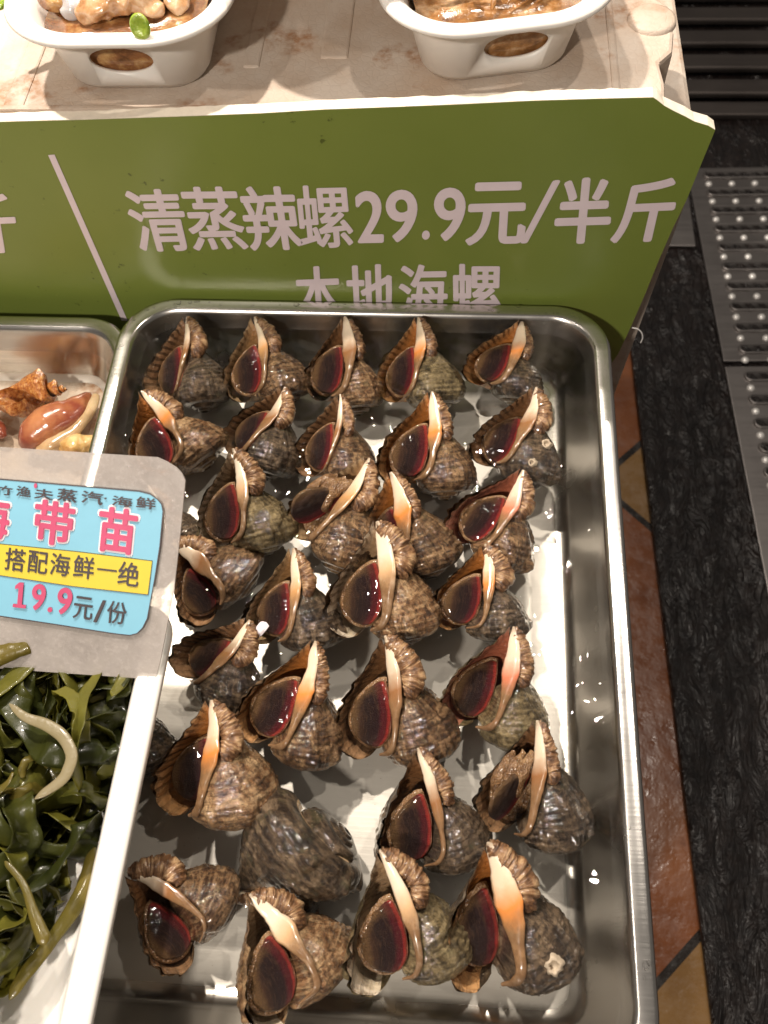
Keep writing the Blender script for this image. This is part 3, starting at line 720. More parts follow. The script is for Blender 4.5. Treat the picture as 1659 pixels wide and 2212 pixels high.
# ============================================================ steel trays
def steel_tray(x0, x1, y0, y1, z, label, r=.045):
    root = empty('steel_tray', ((x0+x1)/2, (y0+y1)/2, z-.051)); tag(root, label, 'steel tray', 'steel trays of live sea snails')
    def L(d, h): return [(x, y, z+h) for x, y in rrect(x0+d, x1-d, y0+d, y1-d, max(.012, r-d*.75), 14)]
    prof = [(-.0005, -.007), (.0, -.002), (.0012, -.0003), (.003, 0), (.0105, -.0002), (.0125, -.0012), (.014, -.004), (.016, -.010), (.030, -.042), (.033, -.0465), (.038, -.0495), (.044, -.0505), (.060, -.0510), (.062, -.0507), (.066, -.0507), (.070, -.0510)]
    o_ = loft_loops('tray_shell', [L(*p) for p in prof], M['tray_steel'], root)
    m2 = o_.modifiers.new('s', 'SOLIDIFY'); m2.thickness = .0012; m2.offset = -1
    return root
TX0, TX1, TY0, TY1 = -.2733, .1275, -.052, .4955
steel_tray(TX0, TX1, TY0, TY1, 0, 'large steel tray full of brown whelks in shallow water')
steel_tray(TX0-.392, TX0+.0105, TY0-.012, TY1-.0145, -.0085, 'steel tray at left edge holding two orange and red snails')
ZW = -.0155
def water(x0, x1, y0, y1, z, d, name):
    p = [(x, y, z) for x, y in rrect(x0+d, x1-d, y0+d, y1-d, .035, 12)]
    return tag(mesh(name, p, [tuple(range(len(p)))], M['water'], smooth=False), kind='structure')
water(TX0, TX1, TY0, TY1, ZW, .0182, 'water')
water(TX0-.392, TX0+.0105, TY0-.012, TY1-.0145, -.0085-.022, .0205, 'water')
# beads of water on the rims
rg = random.Random(8); V = []; F = []
def bead(x, y, z, r, h=.45):
    b0 = len(V); n = 12; st = rg.uniform(.7, 1.3)
    for i, (s, k) in enumerate(((1, 0), (.9, .4), (.6, .8), (.2, 1))):
        for j in range(n): a = 2*math.pi*j/n; V.append((x+r*s*math.cos(a)*st, y+r*s*math.sin(a)/st, z+r*h*k))
    for i in range(3):
        for j in range(n): F.append((b0+i*n+j, b0+i*n+(j+1) % n, b0+(i+1)*n+(j+1) % n, b0+(i+1)*n+j))
    F.append(tuple(b0+3*n+j for j in range(n)))
for (u, v) in [(318, 668), (332, 664), (376, 655), (386, 653), (410, 652), (422, 650), (428, 650), (452, 651), (290, 690), (298, 700), (245, 780), (243, 792), (240, 812), (248, 806), (252, 752), (262, 745), (640, 657), (730, 660), (830, 666), (745, 655),
               (1405, 2080), (1395, 2085), (1330, 1300), (1345, 1650), (1290, 770), (1278, 745), (1250, 700)]:
    p = onz(u, v, .0002); bead(p.x, p.y, .0002, rg.uniform(.0009, .0024))
for k in range(40):
    s = rg.random()
    if s < .5: x, y = rg.uniform(TX0+.03, TX1-.03), TY1-rg.uniform(.002, .0105)
    elif s < .8: x, y = TX1-rg.uniform(.002, .0105), rg.uniform(0, TY1-.05)
    else: x, y = TX0+rg.uniform(.002, .0105), rg.uniform(.25, TY1-.05)
    bead(x, y, .0002, rg.uniform(.0005, .0016))
o = mesh('water_beads', V, F, M['wet_bead']); tag(o, 'small clear water beads scattered on the steel rim', 'water drops', kind='stuff')
# ============================================================ small fittings
pth = catmull([tuple(sp(*p, .004)) for p in ((1366, 708), (1378, 711), (1386, 719), (1388, 730), (1384, 740))], 24)
o = grid_mesh('thread', loft(pth, (0, -1, 0), np.full(24, .0006), np.full(24, .0006), 8), 24, 8, M['thread'], closed_v=True)
tag(o, 'short white thread curling off the lower right corner of the green board', 'thread')

# ============================================================ food bowls on the foam box
def bowl(cx, cy, w, d, h, z, yaw, label, hole=True, r=.024):
    """cx, cy: centre of the front edge of the base; the bowl runs back from it"""
    root = empty('food_bowl', (cx, cy, z)); tag(root, label, 'food bowl', 'white plastic food bowls on the foam box'); root.rotation_euler = (0, 0, yaw)
    def L(e, zz, rr): return [(x, y, zz) for x, y in rrect(-w/2-e, w/2+e, -e, d+e, rr+e, 12)]
    outer = [(0, .0), (.0015, .003), (.0028, .0037), (.010, h*.6), (.0165, h-.006), (.0255, h-.0046), (.029, h-.0042), (.0305, h-.0022), (.0295, h-.0002), (.0265, h+.0012), (.020, h+.0006), (.0160, h-.002), (.0080, h*.6), (.000, .006), (-.004, .0025)]
    o_ = loft_loops('bowl_shell', [L(e, zz, r) for e, zz in outer], M['bowl_plastic'], None, cap0=True); o_.parent = root
    if hole:
        # oval grip hole cut through the front wall
        n = 40; zc = h*.50; V = []; 
        for yy in (-.03, .012):
            V += [(hole[0]+.0215*math.cos(2*math.pi*k/n)*hole[1], yy, zc+00.0115*math.sin(2*math.pi*k/n)) for k in range(n)]
        F = [tuple(range(n)), tuple(reversed(range(n, 2*n)))]+[(k, k+n, (k+1) % n+n, (k+1) % n) for k in range(n)]
        c_ = mesh('cut', V, F, None); c_.parent = root
        bm = bmesh.new(); bm.from_mesh(c_.data); bmesh.ops.recalc_face_normals(bm, faces=bm.faces); bm.to_mesh(c_.data); bm.free()
        bm = bmesh.new(); bm.from_mesh(o_.data); bmesh.ops.recalc_face_normals(bm, faces=bm.faces); bm.to_mesh(o_.data); bm.free()
        m2 = o_.modifiers.new('b', 'BOOLEAN'); m2.operation = 'DIFFERENCE'; m2.object = c_; m2.solver = 'EXACT'
        bpy.context.view_layer.update(); apply_mods(o_); bpy.data.objects.remove(c_)
        for f in o_.data.polygons: f.use_smooth = True
    return root
b1 = bowl(-.2235, .5375, .094, .16, .053, ZB+.001, R(1), 'left white food bowl holding pale cooked squid pieces', (-.001, 1))
b2 = bowl(.0275, .551, .096, .16, .053, ZB+.001, R(11), 'right white food bowl turned slightly, holding shredded brown food', (.008, 1))
b3 = bowl(-.100, .578, .086, .14, .038, ZB+.0575, R(1.5), 'white food bowl at top edge resting across the other two', False, .03)

def blob(name, path, rad, mat, parent=None, nv=18, flat_=.75, amp=.12, seed=0, face=(0, 0, 1), n=40):
    rg_ = np.random.default_rng(seed); nn = noise2(rg_); p = catmull(path, n); u = np.linspace(0, 1, n)
    r_ = np.interp(u, np.linspace(0, 1, len(rad)), rad)*np.sqrt(np.clip(np.minimum(u, 1-u)/.06, .02, 1))
    a = np.linspace(0, 1, nv)
    d = 1+amp*nn(*np.meshgrid(u*9, a*6, indexing='ij'))
    V = loft(p, face, r_, r_*flat_, nv); V = p[:, None]+(V-p[:, None])*d[..., None]
    return grid_mesh(name, V, n, nv, mat, None, closed_v=True, parent=parent)
def mat_food(key, a, b_, c_, sc=60, tr=.15):
    m, nt, b, out = new_mat(key); T = NT(nt); ob = T.coord('Object')
    n = T.noise(ob, sc, 5, .6); T.l(T.ramp(n, [(.32, a), (.5, b_), (.66, c_)]), b.inputs['Base Color'])
    T.l(T.bump(T.noise(ob, sc*1.8, 4, .6), .4, .002), b.inputs['Normal'])
    setp(b, rough=.2, coat=.7, coatr=.04, sss=.35); b.inputs['Subsurface Radius'].default_value = (.012, .006, .003); M[key] = m
mat_food('squid', (.24, .10, .03), (.48, .27, .13), (.62, .44, .28))
mat_food('squid_dark', (.06, .025, .01), (.24, .10, .035), (.50, .30, .12))
mat_food('jelly', (.30, .28, .28), (.48, .46, .46), (.65, .62, .60), 25)
mat_food('scallion', (.14, .24, .02), (.30, .40, .04), (.45, .55, .12), 120)
mat_food('shred', (.10, .04, .012), (.30, .14, .045), (.55, .36, .2), 70)
zb = ZB+.045
rg = random.Random(3)
k = 0
for path, rad, mt_ in (([(-.275, .556, zb), (-.268, .575, zb+.006), (-.262, .60, zb+.006), (-.262, .625, zb)], (.008, .011, .013, .010), 'squid_dark'),
                       ([(-.255, .553, zb-.004), (-.238, .556, zb+.004), (-.215, .562, zb+.005), (-.196, .556, zb-.003)], (.008, .012, .012, .006), 'squid'),
                       ([(-.248, .575, zb+.002), (-.230, .582, zb+.010), (-.208, .580, zb+.010), (-.190, .567, zb+.003), (-.186, .556, zb-.004)], (.008, .013, .013, .009, .005), 'squid'),
                       ([(-.262, .552, zb-.004), (-.256, .566, zb+.004), (-.252, .588, zb+.006), (-.25, .61, zb+.004)], (.007, .010, .010, .008), 'jelly'),
                       ([(-.246, .600, zb+.006), (-.225, .606, zb+.012), (-.200, .604, zb+.010), (-.182, .59, zb+.002)], (.010, .013, .013, .008), 'squid'),
                       ([(-.24, .63, zb+.006), (-.215, .635, zb+.012), (-.19, .625, zb+.006)], (.010, .014, .010), 'squid_dark'),
                       ([(-.190, .575, zb), (-.184, .592, zb+.003), (-.182, .612, zb)], (.006, .009, .007), 'jelly')):
    k += 1
    o = blob('squid_piece', path, rad, M[mt_], seed=k, nv=26, amp=.30, n=70)
    tag(o, ['brown frilled squid piece at left edge of the left bowl', 'smooth pale squid piece lying along the front of the left bowl', 'long tan squid piece behind the front piece, pointing right', 'translucent grey squid piece beside the brown frilled one',
            'tan squid piece farther back in the left bowl', 'dark brown squid piece at the back of the left bowl', 'small grey translucent piece by the right wall of left bowl'][k-1], 'squid piece', 'cooked squid pieces in the left bowl')
# sauce surface in the bowls
for nm, bw, c_, lb in (('sauce', b1, 'squid_dark', 'brown cooking juice under the squid in the left bowl'), ('sauce', b2, 'shred', 'brown sauce under the shredded food in the right bowl')):
    o = loft_loops(nm, [[(x, y, .005) for x, y in rrect(-.040, .040, .004, .15, .018, 8)], [(x, y, .039) for x, y in rrect(-.054, .054, -.007, .165, .024, 8)], [(x, y, .0395) for x, y in rrect(-.03, .03, .02, .14, .015, 8)]], M[c_], None)
    o.matrix_world = Matrix.Translation(bw.location) @ Matrix.Rotation(bw.rotation_euler[2], 4, 'Z'); tag(o, lb, 'sauce', kind='stuff')
p = onz(304, 40, zb+.018)
n = 24; V = []
for s, h in ((.0055, 0), (.0064, .002), (.0064, .005), (.0052, .0065), (.0035, .005)):
    V += [(p.x+s*math.cos(2*math.pi*q/n)*1.0, p.y-.004+s*.45*math.sin(2*math.pi*q/n)-.3*h, p.z-.004+h*.5+s*1.1*math.sin(2*math.pi*q/n)) for q in range(n)]
o = mesh('scallion_ring', V, [(i*n+q, i*n+(q+1) % n, (i+1)*n+(q+1) % n, (i+1)*n+q) for i in range(4) for q in range(n)]+[tuple(range(4*n, 5*n))], M['scallion'])
tag(o, 'bright green scallion slice on the squid in the left bowl', 'scallion')
o = blob('scallion_stalk', [(-.312, .561, zb-.003), (-.302, .572, zb+.002), (-.288, .585, zb+.003)], (.002, .004, .003), M['scallion'], seed=31); tag(o, 'pale green scallion stalk at left wall of the left bowl', 'scallion')
rg = random.Random(11)
V = []; F = []
Mb = Matrix.Translation(b2.location) @ Matrix.Rotation(b2.rotation_euler[2], 4, 'Z')
for q in range(34):
    x, y = rg.uniform(-.044, .044), rg.uniform(.012, .12); a = rg.uniform(-.6, .6)+(.0 if q % 3 else 1.2); L_ = rg.uniform(.015, .035); zz = .042+rg.uniform(0, .008)
    P3 = [Mb @ Vector((x+L_*t_*math.cos(a)*.5+rg.uniform(-.003, .003), y+L_*t_*math.sin(a)*.5, zz+rg.uniform(-.003, .003)+.004*(1-t_*t_))) for t_ in (-1, -.3, .3, 1)]
    P3 = [Vector((v.x, v.y, v.z)) for v in P3]
    p_ = catmull([tuple(v) for v in P3], 12); r_ = np.full(12, rg.uniform(.0015, .0035))*np.sqrt(np.clip(np.minimum(np.linspace(0, 1, 12), 1-np.linspace(0, 1, 12))/.15, .05, 1))
    W_ = loft(p_, (0, 0, 1), r_, r_*.6, 8).reshape(-1, 3); b0 = len(V); V += W_.tolist(); F += [tuple(b0+i for i in f) for f in grid_faces(12, 8, True)]
o = mesh('shredded_food', V, F, M['shred']); tag(o, 'tangled brown shredded seafood strips in the right bowl', 'shredded food', kind='stuff')

# ============================================================ white tray of seaweed at lower left
KX1, KY1, KZ = -.1705, .205, .045
kt = empty('seaweed_tray', (-.30, .07, .003)); tag(kt, 'white plastic tray of dark green seaweed resting on the steel rims', 'plastic tray'); kt.rotation_euler = (0, 0, R(-1.2))
def KL(d, z, r=.022): return [(x, y, z) for x, y in rrect(-.130+d, .130-d, -.165+d, .135-d, max(.006, r-d*.6), 10)]
prof = [(.0012, .0375), (0, .0385), (.001, .0412), (.003, .0424), (.0085, .0424), (.0092, .0416), (.0098, .0424), (.0152, .0420), (.0168, .0405), (.020, .034), (.030, .006), (.034, .002), (.040, .0005)]
o = loft_loops('tray_shell', [KL(*p) for p in prof], M['white_plastic'], None); o.parent = kt
m2 = o.modifiers.new('s', 'SOLIDIFY'); m2.thickness = .0012; m2.offset = -1

def mat_kelp(key, dark, mid, light):
    m, nt, b, out = new_mat(key); T = NT(nt); ob = T.coord('Object'); uv = T.coord('UV'); sx, sy, _ = T.sep(uv)
    n = T.noise(ob, 30, 4, .6); geo = T.n('NewGeometry')
    rnd = T.math('ADD', T.math('MULTIPLY', geo.outputs['Random Per Island'], .45), T.math('MULTIPLY', n, .6))
    c = T.ramp(rnd, [(.25, dark), (.5, mid), (.75, light)])
    T.l(c, b.inputs['Base Color']); T.l(T.bump(T.noise(ob, 70, 4, .6), .5, .002), b.inputs['Normal'])
    setp(b, rough=.34, coat=.3, coatr=.06, trans=0)
    tl = T.n('BsdfTranslucent'); T.l(T.mix(.5, c, (.35, .33, .03)), tl.inputs[0]); mx = T.n('MixShader'); mx.inputs[0].default_value = .45
    T.l(b.outputs[0], mx.inputs[1]); T.l(tl.outputs[0], mx.inputs[2]); T.l(mx.outputs[0], out.inputs[0]); M[key] = m
mat_kelp('kelp', (.016, .022, .005), (.060, .066, .012), (.22, .20, .03))
mat_kelp('kelp_stem', (.20, .17, .07), (.34, .28, .15), (.42, .35, .22))
mat_kelp('kelp_yellow', (.07, .065, .012), (.15, .12, .022), (.26, .19, .04))
def ribbon(rg_, x, y, z, a, L_, w, curl_, n=56, nw=11, zlo=.006, zhi=.06):
    """one limp blade: a wandering strip that folds, twists and ruffles at its edges"""
    p = []; v = rg_.uniform(-.4, .6); k = curl_
    for i in range(n):
        p.append((x, y, z)); k += rg_.uniform(-1, 1)*.35; k *= .97; a += k/n*5; st = L_/n
        x += st*math.cos(a)*math.cos(v); y += st*math.sin(a)*math.cos(v); z += st*math.sin(v)
        v += rg_.uniform(-.5, .5)-.06*v
        if z < zlo: z = zlo; v = abs(v)*.6
        if z > zhi: z = zhi; v = -abs(v)*.8
        if x > -.188 or x < -.46: a = math.pi-a
        if y > .18 or y < -.12: a = -a
    p = np.array(p); ker = np.ones(5)/5
    for c_ in range(3): p[:, c_] = np.convolve(np.pad(p[:, c_], 2, 'edge'), ker, 'valid')
    u = np.linspace(0, 1, n); nn = noise1(np.random.default_rng(rg_.randrange(10**6)))
    ww = w*(.8+.35*nn(u*7))*np.clip(np.minimum(u+.02, 1.02-u)/.10, .12, 1)**.6
    T_ = frames(p); tilt = rg_.uniform(0, 6.28)+np.cumsum(np.array([rg_.uniform(-.20, .24) for _ in range(n)]))
    up = np.tile(np.array([0, 0, 1.]), (n, 1)); side = np.cross(T_, up); side /= np.maximum(1e-3, np.linalg.norm(side, axis=1))[:, None]; up = np.cross(side, T_)
    tl = 1.15*np.sin(tilt)
    S_ = side*np.cos(tl)[:, None]+up*np.sin(tl)[:, None]; N_ = np.cross(T_, S_)
    q = np.linspace(-1, 1, nw); cup = .8*nn(u*5+20)[:, None]; ruf = rg_.uniform(.10, .35); f1, f2 = rg_.uniform(20, 45), rg_.uniform(20, 45)
    hgt = cup*q[None]**2+ruf*(np.clip(q, 0, 1)**2*np.sin(u[:, None]*f1)+np.clip(-q, 0, 1)**2*np.sin(u[:, None]*f2+2))
    V_ = p[:, None]+S_[:, None]*(ww[:, None]*q[None])[..., None]+N_[:, None]*(ww[:, None]*hgt)[..., None]
    V_[..., 2] = np.maximum(V_[..., 2], zlo-.003)
    return V_
rg = random.Random(21)
def kelp_mass(name, num, mat, wr, Lr, zr, seed, reg):
    rg_ = random.Random(seed); V = []; F = []
    for q in range(num):
        while True:
            x, y = rg_.uniform(-.43, -.185), rg_.uniform(-.10, .185)
            if reg(x, y): break
        dom = min(1, max(0, (-.185-x)/.04))*min(1, max(0, (.185-y)/.05))
        V_ = ribbon(rg_, x, y, .008+rg_.uniform(*zr)*(.35+.65*dom), rg_.uniform(0, 6.28), rg_.uniform(*Lr), rg_.uniform(*wr), rg_.choice((-1, 1))*rg_.uniform(.1, 1.8), zhi=.024+.034*dom)
        for _ in range(3):  # keep the strip inside the tray
            mxx = V_[..., 0].max(); 
            if mxx > -.188: V_[..., 0] -= (mxx+.188)*.9
            myy = V_[..., 1].max()
            if myy > .183: V_[..., 1] -= (myy-.183)*.9
        over = (V_[..., 0]-np.interp(V_[..., 1], [-.12, -.03, .03, .07], [-.245, -.236, -.212, -.188])).max()
        if over > 0: V_[..., 0] -= over*.92
        V_[..., 2] = np.minimum(V_[..., 2], np.interp(V_[..., 1], [.09, .15, .19], [.075, .044, .036])+.15*(V_[..., 2]-.05).clip(0, 1))
        b0 = len(V); V += V_.reshape(-1, 3).tolist(); F += [tuple(b0+i for i in f) for f in grid_faces(V_.shape[0], V_.shape[1])]
    o_ = mesh(name, V, F, mat); m_ = o_.modifiers.new('s', 'SOLIDIFY'); m_.thickness = .0004
    return o_
reg1 = lambda x, y: x < -.187-.55*max(0, .035-y)
o = kelp_mass('seaweed_pile', 170, M['kelp'], (.004, .0135), (.12, .28), (.0, .045), 17, reg1)
tag(o, 'heap of glossy dark green seaweed ribbons in the white plastic tray', 'seaweed', kind='stuff')
o = kelp_mass('seaweed_shred', 20, M['kelp_yellow'], (.002, .005), (.05, .12), (.03, .05), 9, reg1)
tag(o, 'thin yellowish seaweed strands tangled in the dark green heap', 'seaweed', kind='stuff')
def stem(pts, rad, label, mt_='kelp_stem', flat_=.4, seed=1):
    o_ = blob('seaweed_frond', pts, rad, M[mt_], flat_=flat_, amp=.06, seed=seed, n=60, nv=14); tag(o_, label, 'seaweed frond', 'seaweed fronds in the white tray'); return o_
Z3 = .062
def zz_(lst, z): return [tuple(onz(u, v, z)) for u, v in lst]
stem(zz_([(20, 1520), (55, 1549), (100, 1566), (136, 1592), (154, 1628), (148, 1660), (130, 1688), (75, 1726)], Z3), (.0015, .0025, .0034, .0038, .0036, .0036, .003, .002), 'pale arched seaweed stem curving across the top of the heap', flat_=.25)
stem(zz_([(205, 1830), (190, 1900), (160, 1960), (105, 2040), (50, 2110), (20, 2160)], .030), (.004, .0055, .005, .004, .004, .003), 'brown seaweed stem hanging down the right inner wall of the tray', 'kelp_yellow')
stem(zz_([(10, 1860), (50, 1910), (75, 1980), (100, 2040)], .055), (.0015, .002, .003, .004), 'narrow green stem with a leaf tip below the arched stem', 'kelp_yellow')
stem(zz_([(-30, 1428), (10, 1412), (45, 1398), (68, 1388)], .050), (.006, .007, .006, .007), 'rolled yellow green seaweed blade under the label card', 'kelp_yellow', .7)

# ============================================================ label card
CP = onz(300, 1440, .049); A = R(40); tilt = R(-3)
CN = np.array([math.sin(tilt)*math.sin(A), -math.sin(A)*math.cos(tilt), math.cos(A)])
def cp(u, v, lift=0.0): return onplane(u, v, tuple(CP), CN)+Vector(CN)*lift
def mat_card():
    m, nt, b, out = new_mat('clear_card'); T = NT(nt); ob = T.coord('Object')
    n = T.noise(ob, 32, 5, .7); n2 = T.noise(ob, 260, 3, .7)
    setp(b, base=(.50, .45, .42), rough=.45, coat=.15, coatr=.1, spec=.3)
    tr = T.n('BsdfTransparent'); tr.inputs[0].default_value = (.97, .96, .94, 1); mx = T.n('MixShader')
    f = T.math('ADD', T.ramp(n, [(.36, .42), (.5, .52), (.68, .60)]), T.ramp(n2, [(.5, 0), (.7, .14)]))
    T.l(f, mx.inputs[0]); T.l(tr.outputs[0], mx.inputs[1]); T.l(b.outputs[0], mx.inputs[2]); T.l(mx.outputs[0], out.inputs[0])
    T.l(T.bump(n2, .3, .0006), b.inputs['Normal']); M['clear_card'] = m
mat_card()
cr = empty('label_card', tuple(cp(180, 1200))); tag(cr, 'blue and yellow price label in a clear plastic card above the seaweed', 'label card')
outl = [(-60, 962), (0, 966), (340, 988), (362, 998), (381, 1010), (393, 1023), (400, 1038), (390, 1145), (376, 1272), (348, 1418), (336, 1468), (-60, 1440)]
prism('clear_sheet', [cp(*p) for p in outl], CN, .0012, M['clear_card'], cr)
lab = [(-55, 1029), (0, 1034), (150, 1047), (302, 1060), (326, 1066), (342, 1077), (351, 1088), (354, 1104), (347, 1180), (336, 1250), (320, 1335), (310, 1355), (298, 1367), (282, 1371), (262, 1369), (240, 1366), (120, 1347), (0, 1329), (-55, 1320)]
prism('label_paper', [cp(*p, .0012) for p in lab], CN, .0006, M['card_blue'], cr)
def edge_line(name, pts, w, mt_, closed=False):
    V = []; 
    pts = [Vector(p) for p in pts]; n = len(pts)
    for i, p in enumerate(pts):
        t_ = (pts[min(i+1, n-1)]-pts[max(i-1, 0)]).normalized(); s_ = t_.cross(Vector(CN)).normalized()*w; V += [p-s_, p+s_]
    return mesh(name, V, [(2*i, 2*i+1, 2*i+3, 2*i+2) for i in range(n-1)], mt_, cr, smooth=False)
edge_line('label_border', [cp(*p, .0014) for p in lab[:19]], .00035, M['card_ink'])
yq = [(-55, 1166), (0, 1173), (170, 1190), (331, 1210), (322, 1283), (160, 1265), (0, 1241), (-55, 1233)]
prism('yellow_band', [cp(*p, .0016) for p in yq], CN, .0003, M['card_yellow'], cr)
edge_line('band_border', [cp(*p, .0017) for p in yq[:5]], .0002, M['card_ink']); edge_line('band_border', [cp(*p, .0017) for p in yq[4:]], .0002, M['card_ink'])
def cg(txt, q, mt_, off, lift=.0019, name='label_text'):
    return place_glyph(name, txt, [cp(*p) for p in q], M[mt_], cr, off, CN, lift)
def big(txt, q):
    c_ = [sum(p[0] for p in q)/4, sum(p[1] for p in q)/4]
    q2 = [(c_[0]+(p[0]-c_[0])*1.045, c_[1]+(p[1]-c_[1])*1.045) for p in q]
    cg(txt, q2, 'card_white', .05, .0014); cg(txt, q, 'card_pink', .028, .0019)
def cq(x0, x1, y0, y1, sl=.125, ln_=.10):
    w_ = (x1-x0)*sl; h_ = (y1-y0-w_)*ln_
    return ((x0+h_, y0), (x1, y0+w_), (x1-h_, y1), (x0, y1-w_))
big('海', cq(-62, 26, 1067, 1165)); big('带', cq(74, 165, 1078, 1179)); big('苗', cq(212, 300, 1093, 1196))
for txt, b_ in (('搭', (13, 60, 1181, 1234)), ('配', (62, 108, 1187, 1239)), ('海', (110, 156, 1192, 1244)), ('鲜', (160, 208, 1197, 1250)), ('一', (212, 255, 1225, 1234)), ('绝', (256, 305, 1210, 1266))):
    cg(txt, cq(*b_) if txt != '一' else ((213, 1225), (255, 1230), (255, 1234), (212, 1229)), 'card_ink', .012 if txt != '一' else 0)
for txt, b_ in (('1', (32, 60, 1256, 1311)), ('9', (70, 103, 1260, 1316)), ('.', (105, 117, 1309, 1321)), ('9', (125, 160, 1268, 1325))):
    if txt == '1':
        q1 = [(-8, -1), (0, -2)]; pts1 = [(45, 1256), (55, 1257), (51, 1304), (60, 1305), (59, 1312), (31, 1309), (32, 1302), (41, 1303), (44, 1269), (36, 1270), (37, 1263)]
        prism('label_text', [cp(*p, .0022) for p in pts1], CN, .0003, M['card_pink'], cr); continue
    cg(txt, cq(*b_, .08, .12), 'card_pink', .035 if txt != '.' else .0)
for txt, b_ in (('元', (160, 205, 1285, 1338)), ('/', (205, 231, 1293, 1344)), ('份', (232, 278, 1295, 1348))):
    cg(txt, cq(*b_), 'card_ink', .010 if txt != '/' else .02)
for txt, b_ in (('竹', (-12, 31, 1045, 1070)), ('渔', (38, 70, 1048, 1073)), ('夫', (77, 119, 1053, 1080)), ('蒸', (126, 170, 1053, 1085)), ('汽', (178, 226, 1058, 1090)), ('·', (228, 233, 1073, 1078)), ('海', (244, 289, 1069, 1095)), ('鲜', (296, 339, 1071, 1100))):
    cg(txt, cq(*b_), 'card_ink', .022 if txt != '·' else 0)
cg('·', ((77, 1042), (84, 1043), (83, 1054), (76, 1053)), 'card_pink', .0)

# ============================================================ snails in the left tray
mat_food('conch_orange', (.22, .055, .015), (.48, .17, .04), (.66, .36, .12), 26)
mat_food('snail_red', (.10, .022, .015), (.24, .055, .03), (.46, .19, .08), 20)
mat_food('snail_lip', (.30, .18, .09), (.50, .34, .19), (.62, .48, .30), 40)
mat_food('snail_body', (.36, .19, .06), (.56, .36, .14), (.70, .52, .26), 60)
def conch(label, loc, yaw, size, knob, matn, W=1.9, roll=0):
    root = empty('sea_snail', loc); tag(root, label, 'sea snail', 'snails in the left steel tray')
    rg_ = np.random.default_rng(3); nn = noise2(rg_)
    g = catmull([(.20, .42), (.28, .44), (.33, .52), (.34, .60), (.29, .74), (.20, .88), (.10, 1.02), (.05, 1.12)], 60); v = np.linspace(0, 1, 60); t = np.arange(0, 30, .09)
    tt, vv = np.meshgrid(t, v, indexing='ij'); s = W**(-tt/(2*np.pi))
    r_ = g[None, :, 0]*(1+knob*np.exp(-((vv-.25)/.10)**2)*np.maximum(0, np.sin(5*tt))**1.2+.02*np.abs(np.sin(vv*40))+.03*nn(tt*3, vv*8))
    r_ = r_*(1+.12*np.exp(-tt/.3)); a = g[None, :, 1]
    V = np.stack([-s*r_*np.cos(tt), s*a, -s*r_*np.sin(tt)], -1)
    grid_mesh('snail_shell', V, len(t), 60, M[matn], np.stack([tt, vv], -1), parent=root)
    root.scale = (size,)*3; root.rotation_euler = (0, R(roll), yaw)
    return root
p = onz(146, 838, -.032)
c1 = conch('orange knobby conch lying on its side, its spire pointing right', (p.x, p.y, -.034), R(93), .075, .15, 'conch_orange', 2.1, 30)
p = onz(130, 925, -.045)
o1 = empty('sea_snail', (p.x, p.y, -.05)); tag(o1, 'smooth dark red snail stretched diagonally with its pale body out', 'sea snail', 'snails in the left steel tray')
def ln(lst, z): return [tuple(onz(u, v, z_)) for (u, v), z_ in zip(lst, z)]
o = blob('snail_shell', ln([(52, 975), (68, 945), (105, 915), (150, 893), (178, 868), (196, 848)], (-.044, -.036, -.033, -.034, -.037, -.040)), (.004, .013, .016, .014, .009, .003), M['snail_red'], o1, amp=.05, seed=4, n=70, nv=30, flat_=.9)
o.matrix_parent_inverse = Matrix.Translation(-o1.location)
for f_ in (0,):
    o = blob('shell_lip', ln([(75, 978), (110, 960), (150, 938), (180, 905), (203, 868), (207, 848)], (-.040, -.036, -.036, -.036, -.038, -.040)), (.004, .008, .007, .006, .005, .003), M['snail_lip'], o1, amp=.12, seed=6, n=50); o.matrix_parent_inverse = Matrix.Translation(-o1.location)
    o = blob('snail_body', ln([(140, 985), (160, 965), (185, 955), (205, 942)], (-.042, -.038, -.038, -.036)), (.009, .012, .008, .0015), M['snail_body'], o1, amp=.15, seed=7); o.matrix_parent_inverse = Matrix.Translation(-o1.location)
o = blob('sea_snail', ln([(-40, 935), (-12, 925), (2, 938), (6, 948)], (-.045, -.042, -.042, -.044)), (.006, .010, .007, .003), M['snail_red'], seed=9); tag(o, 'dark snail mostly cut off at the left edge of the frame', 'sea snail', 'snails in the left steel tray')
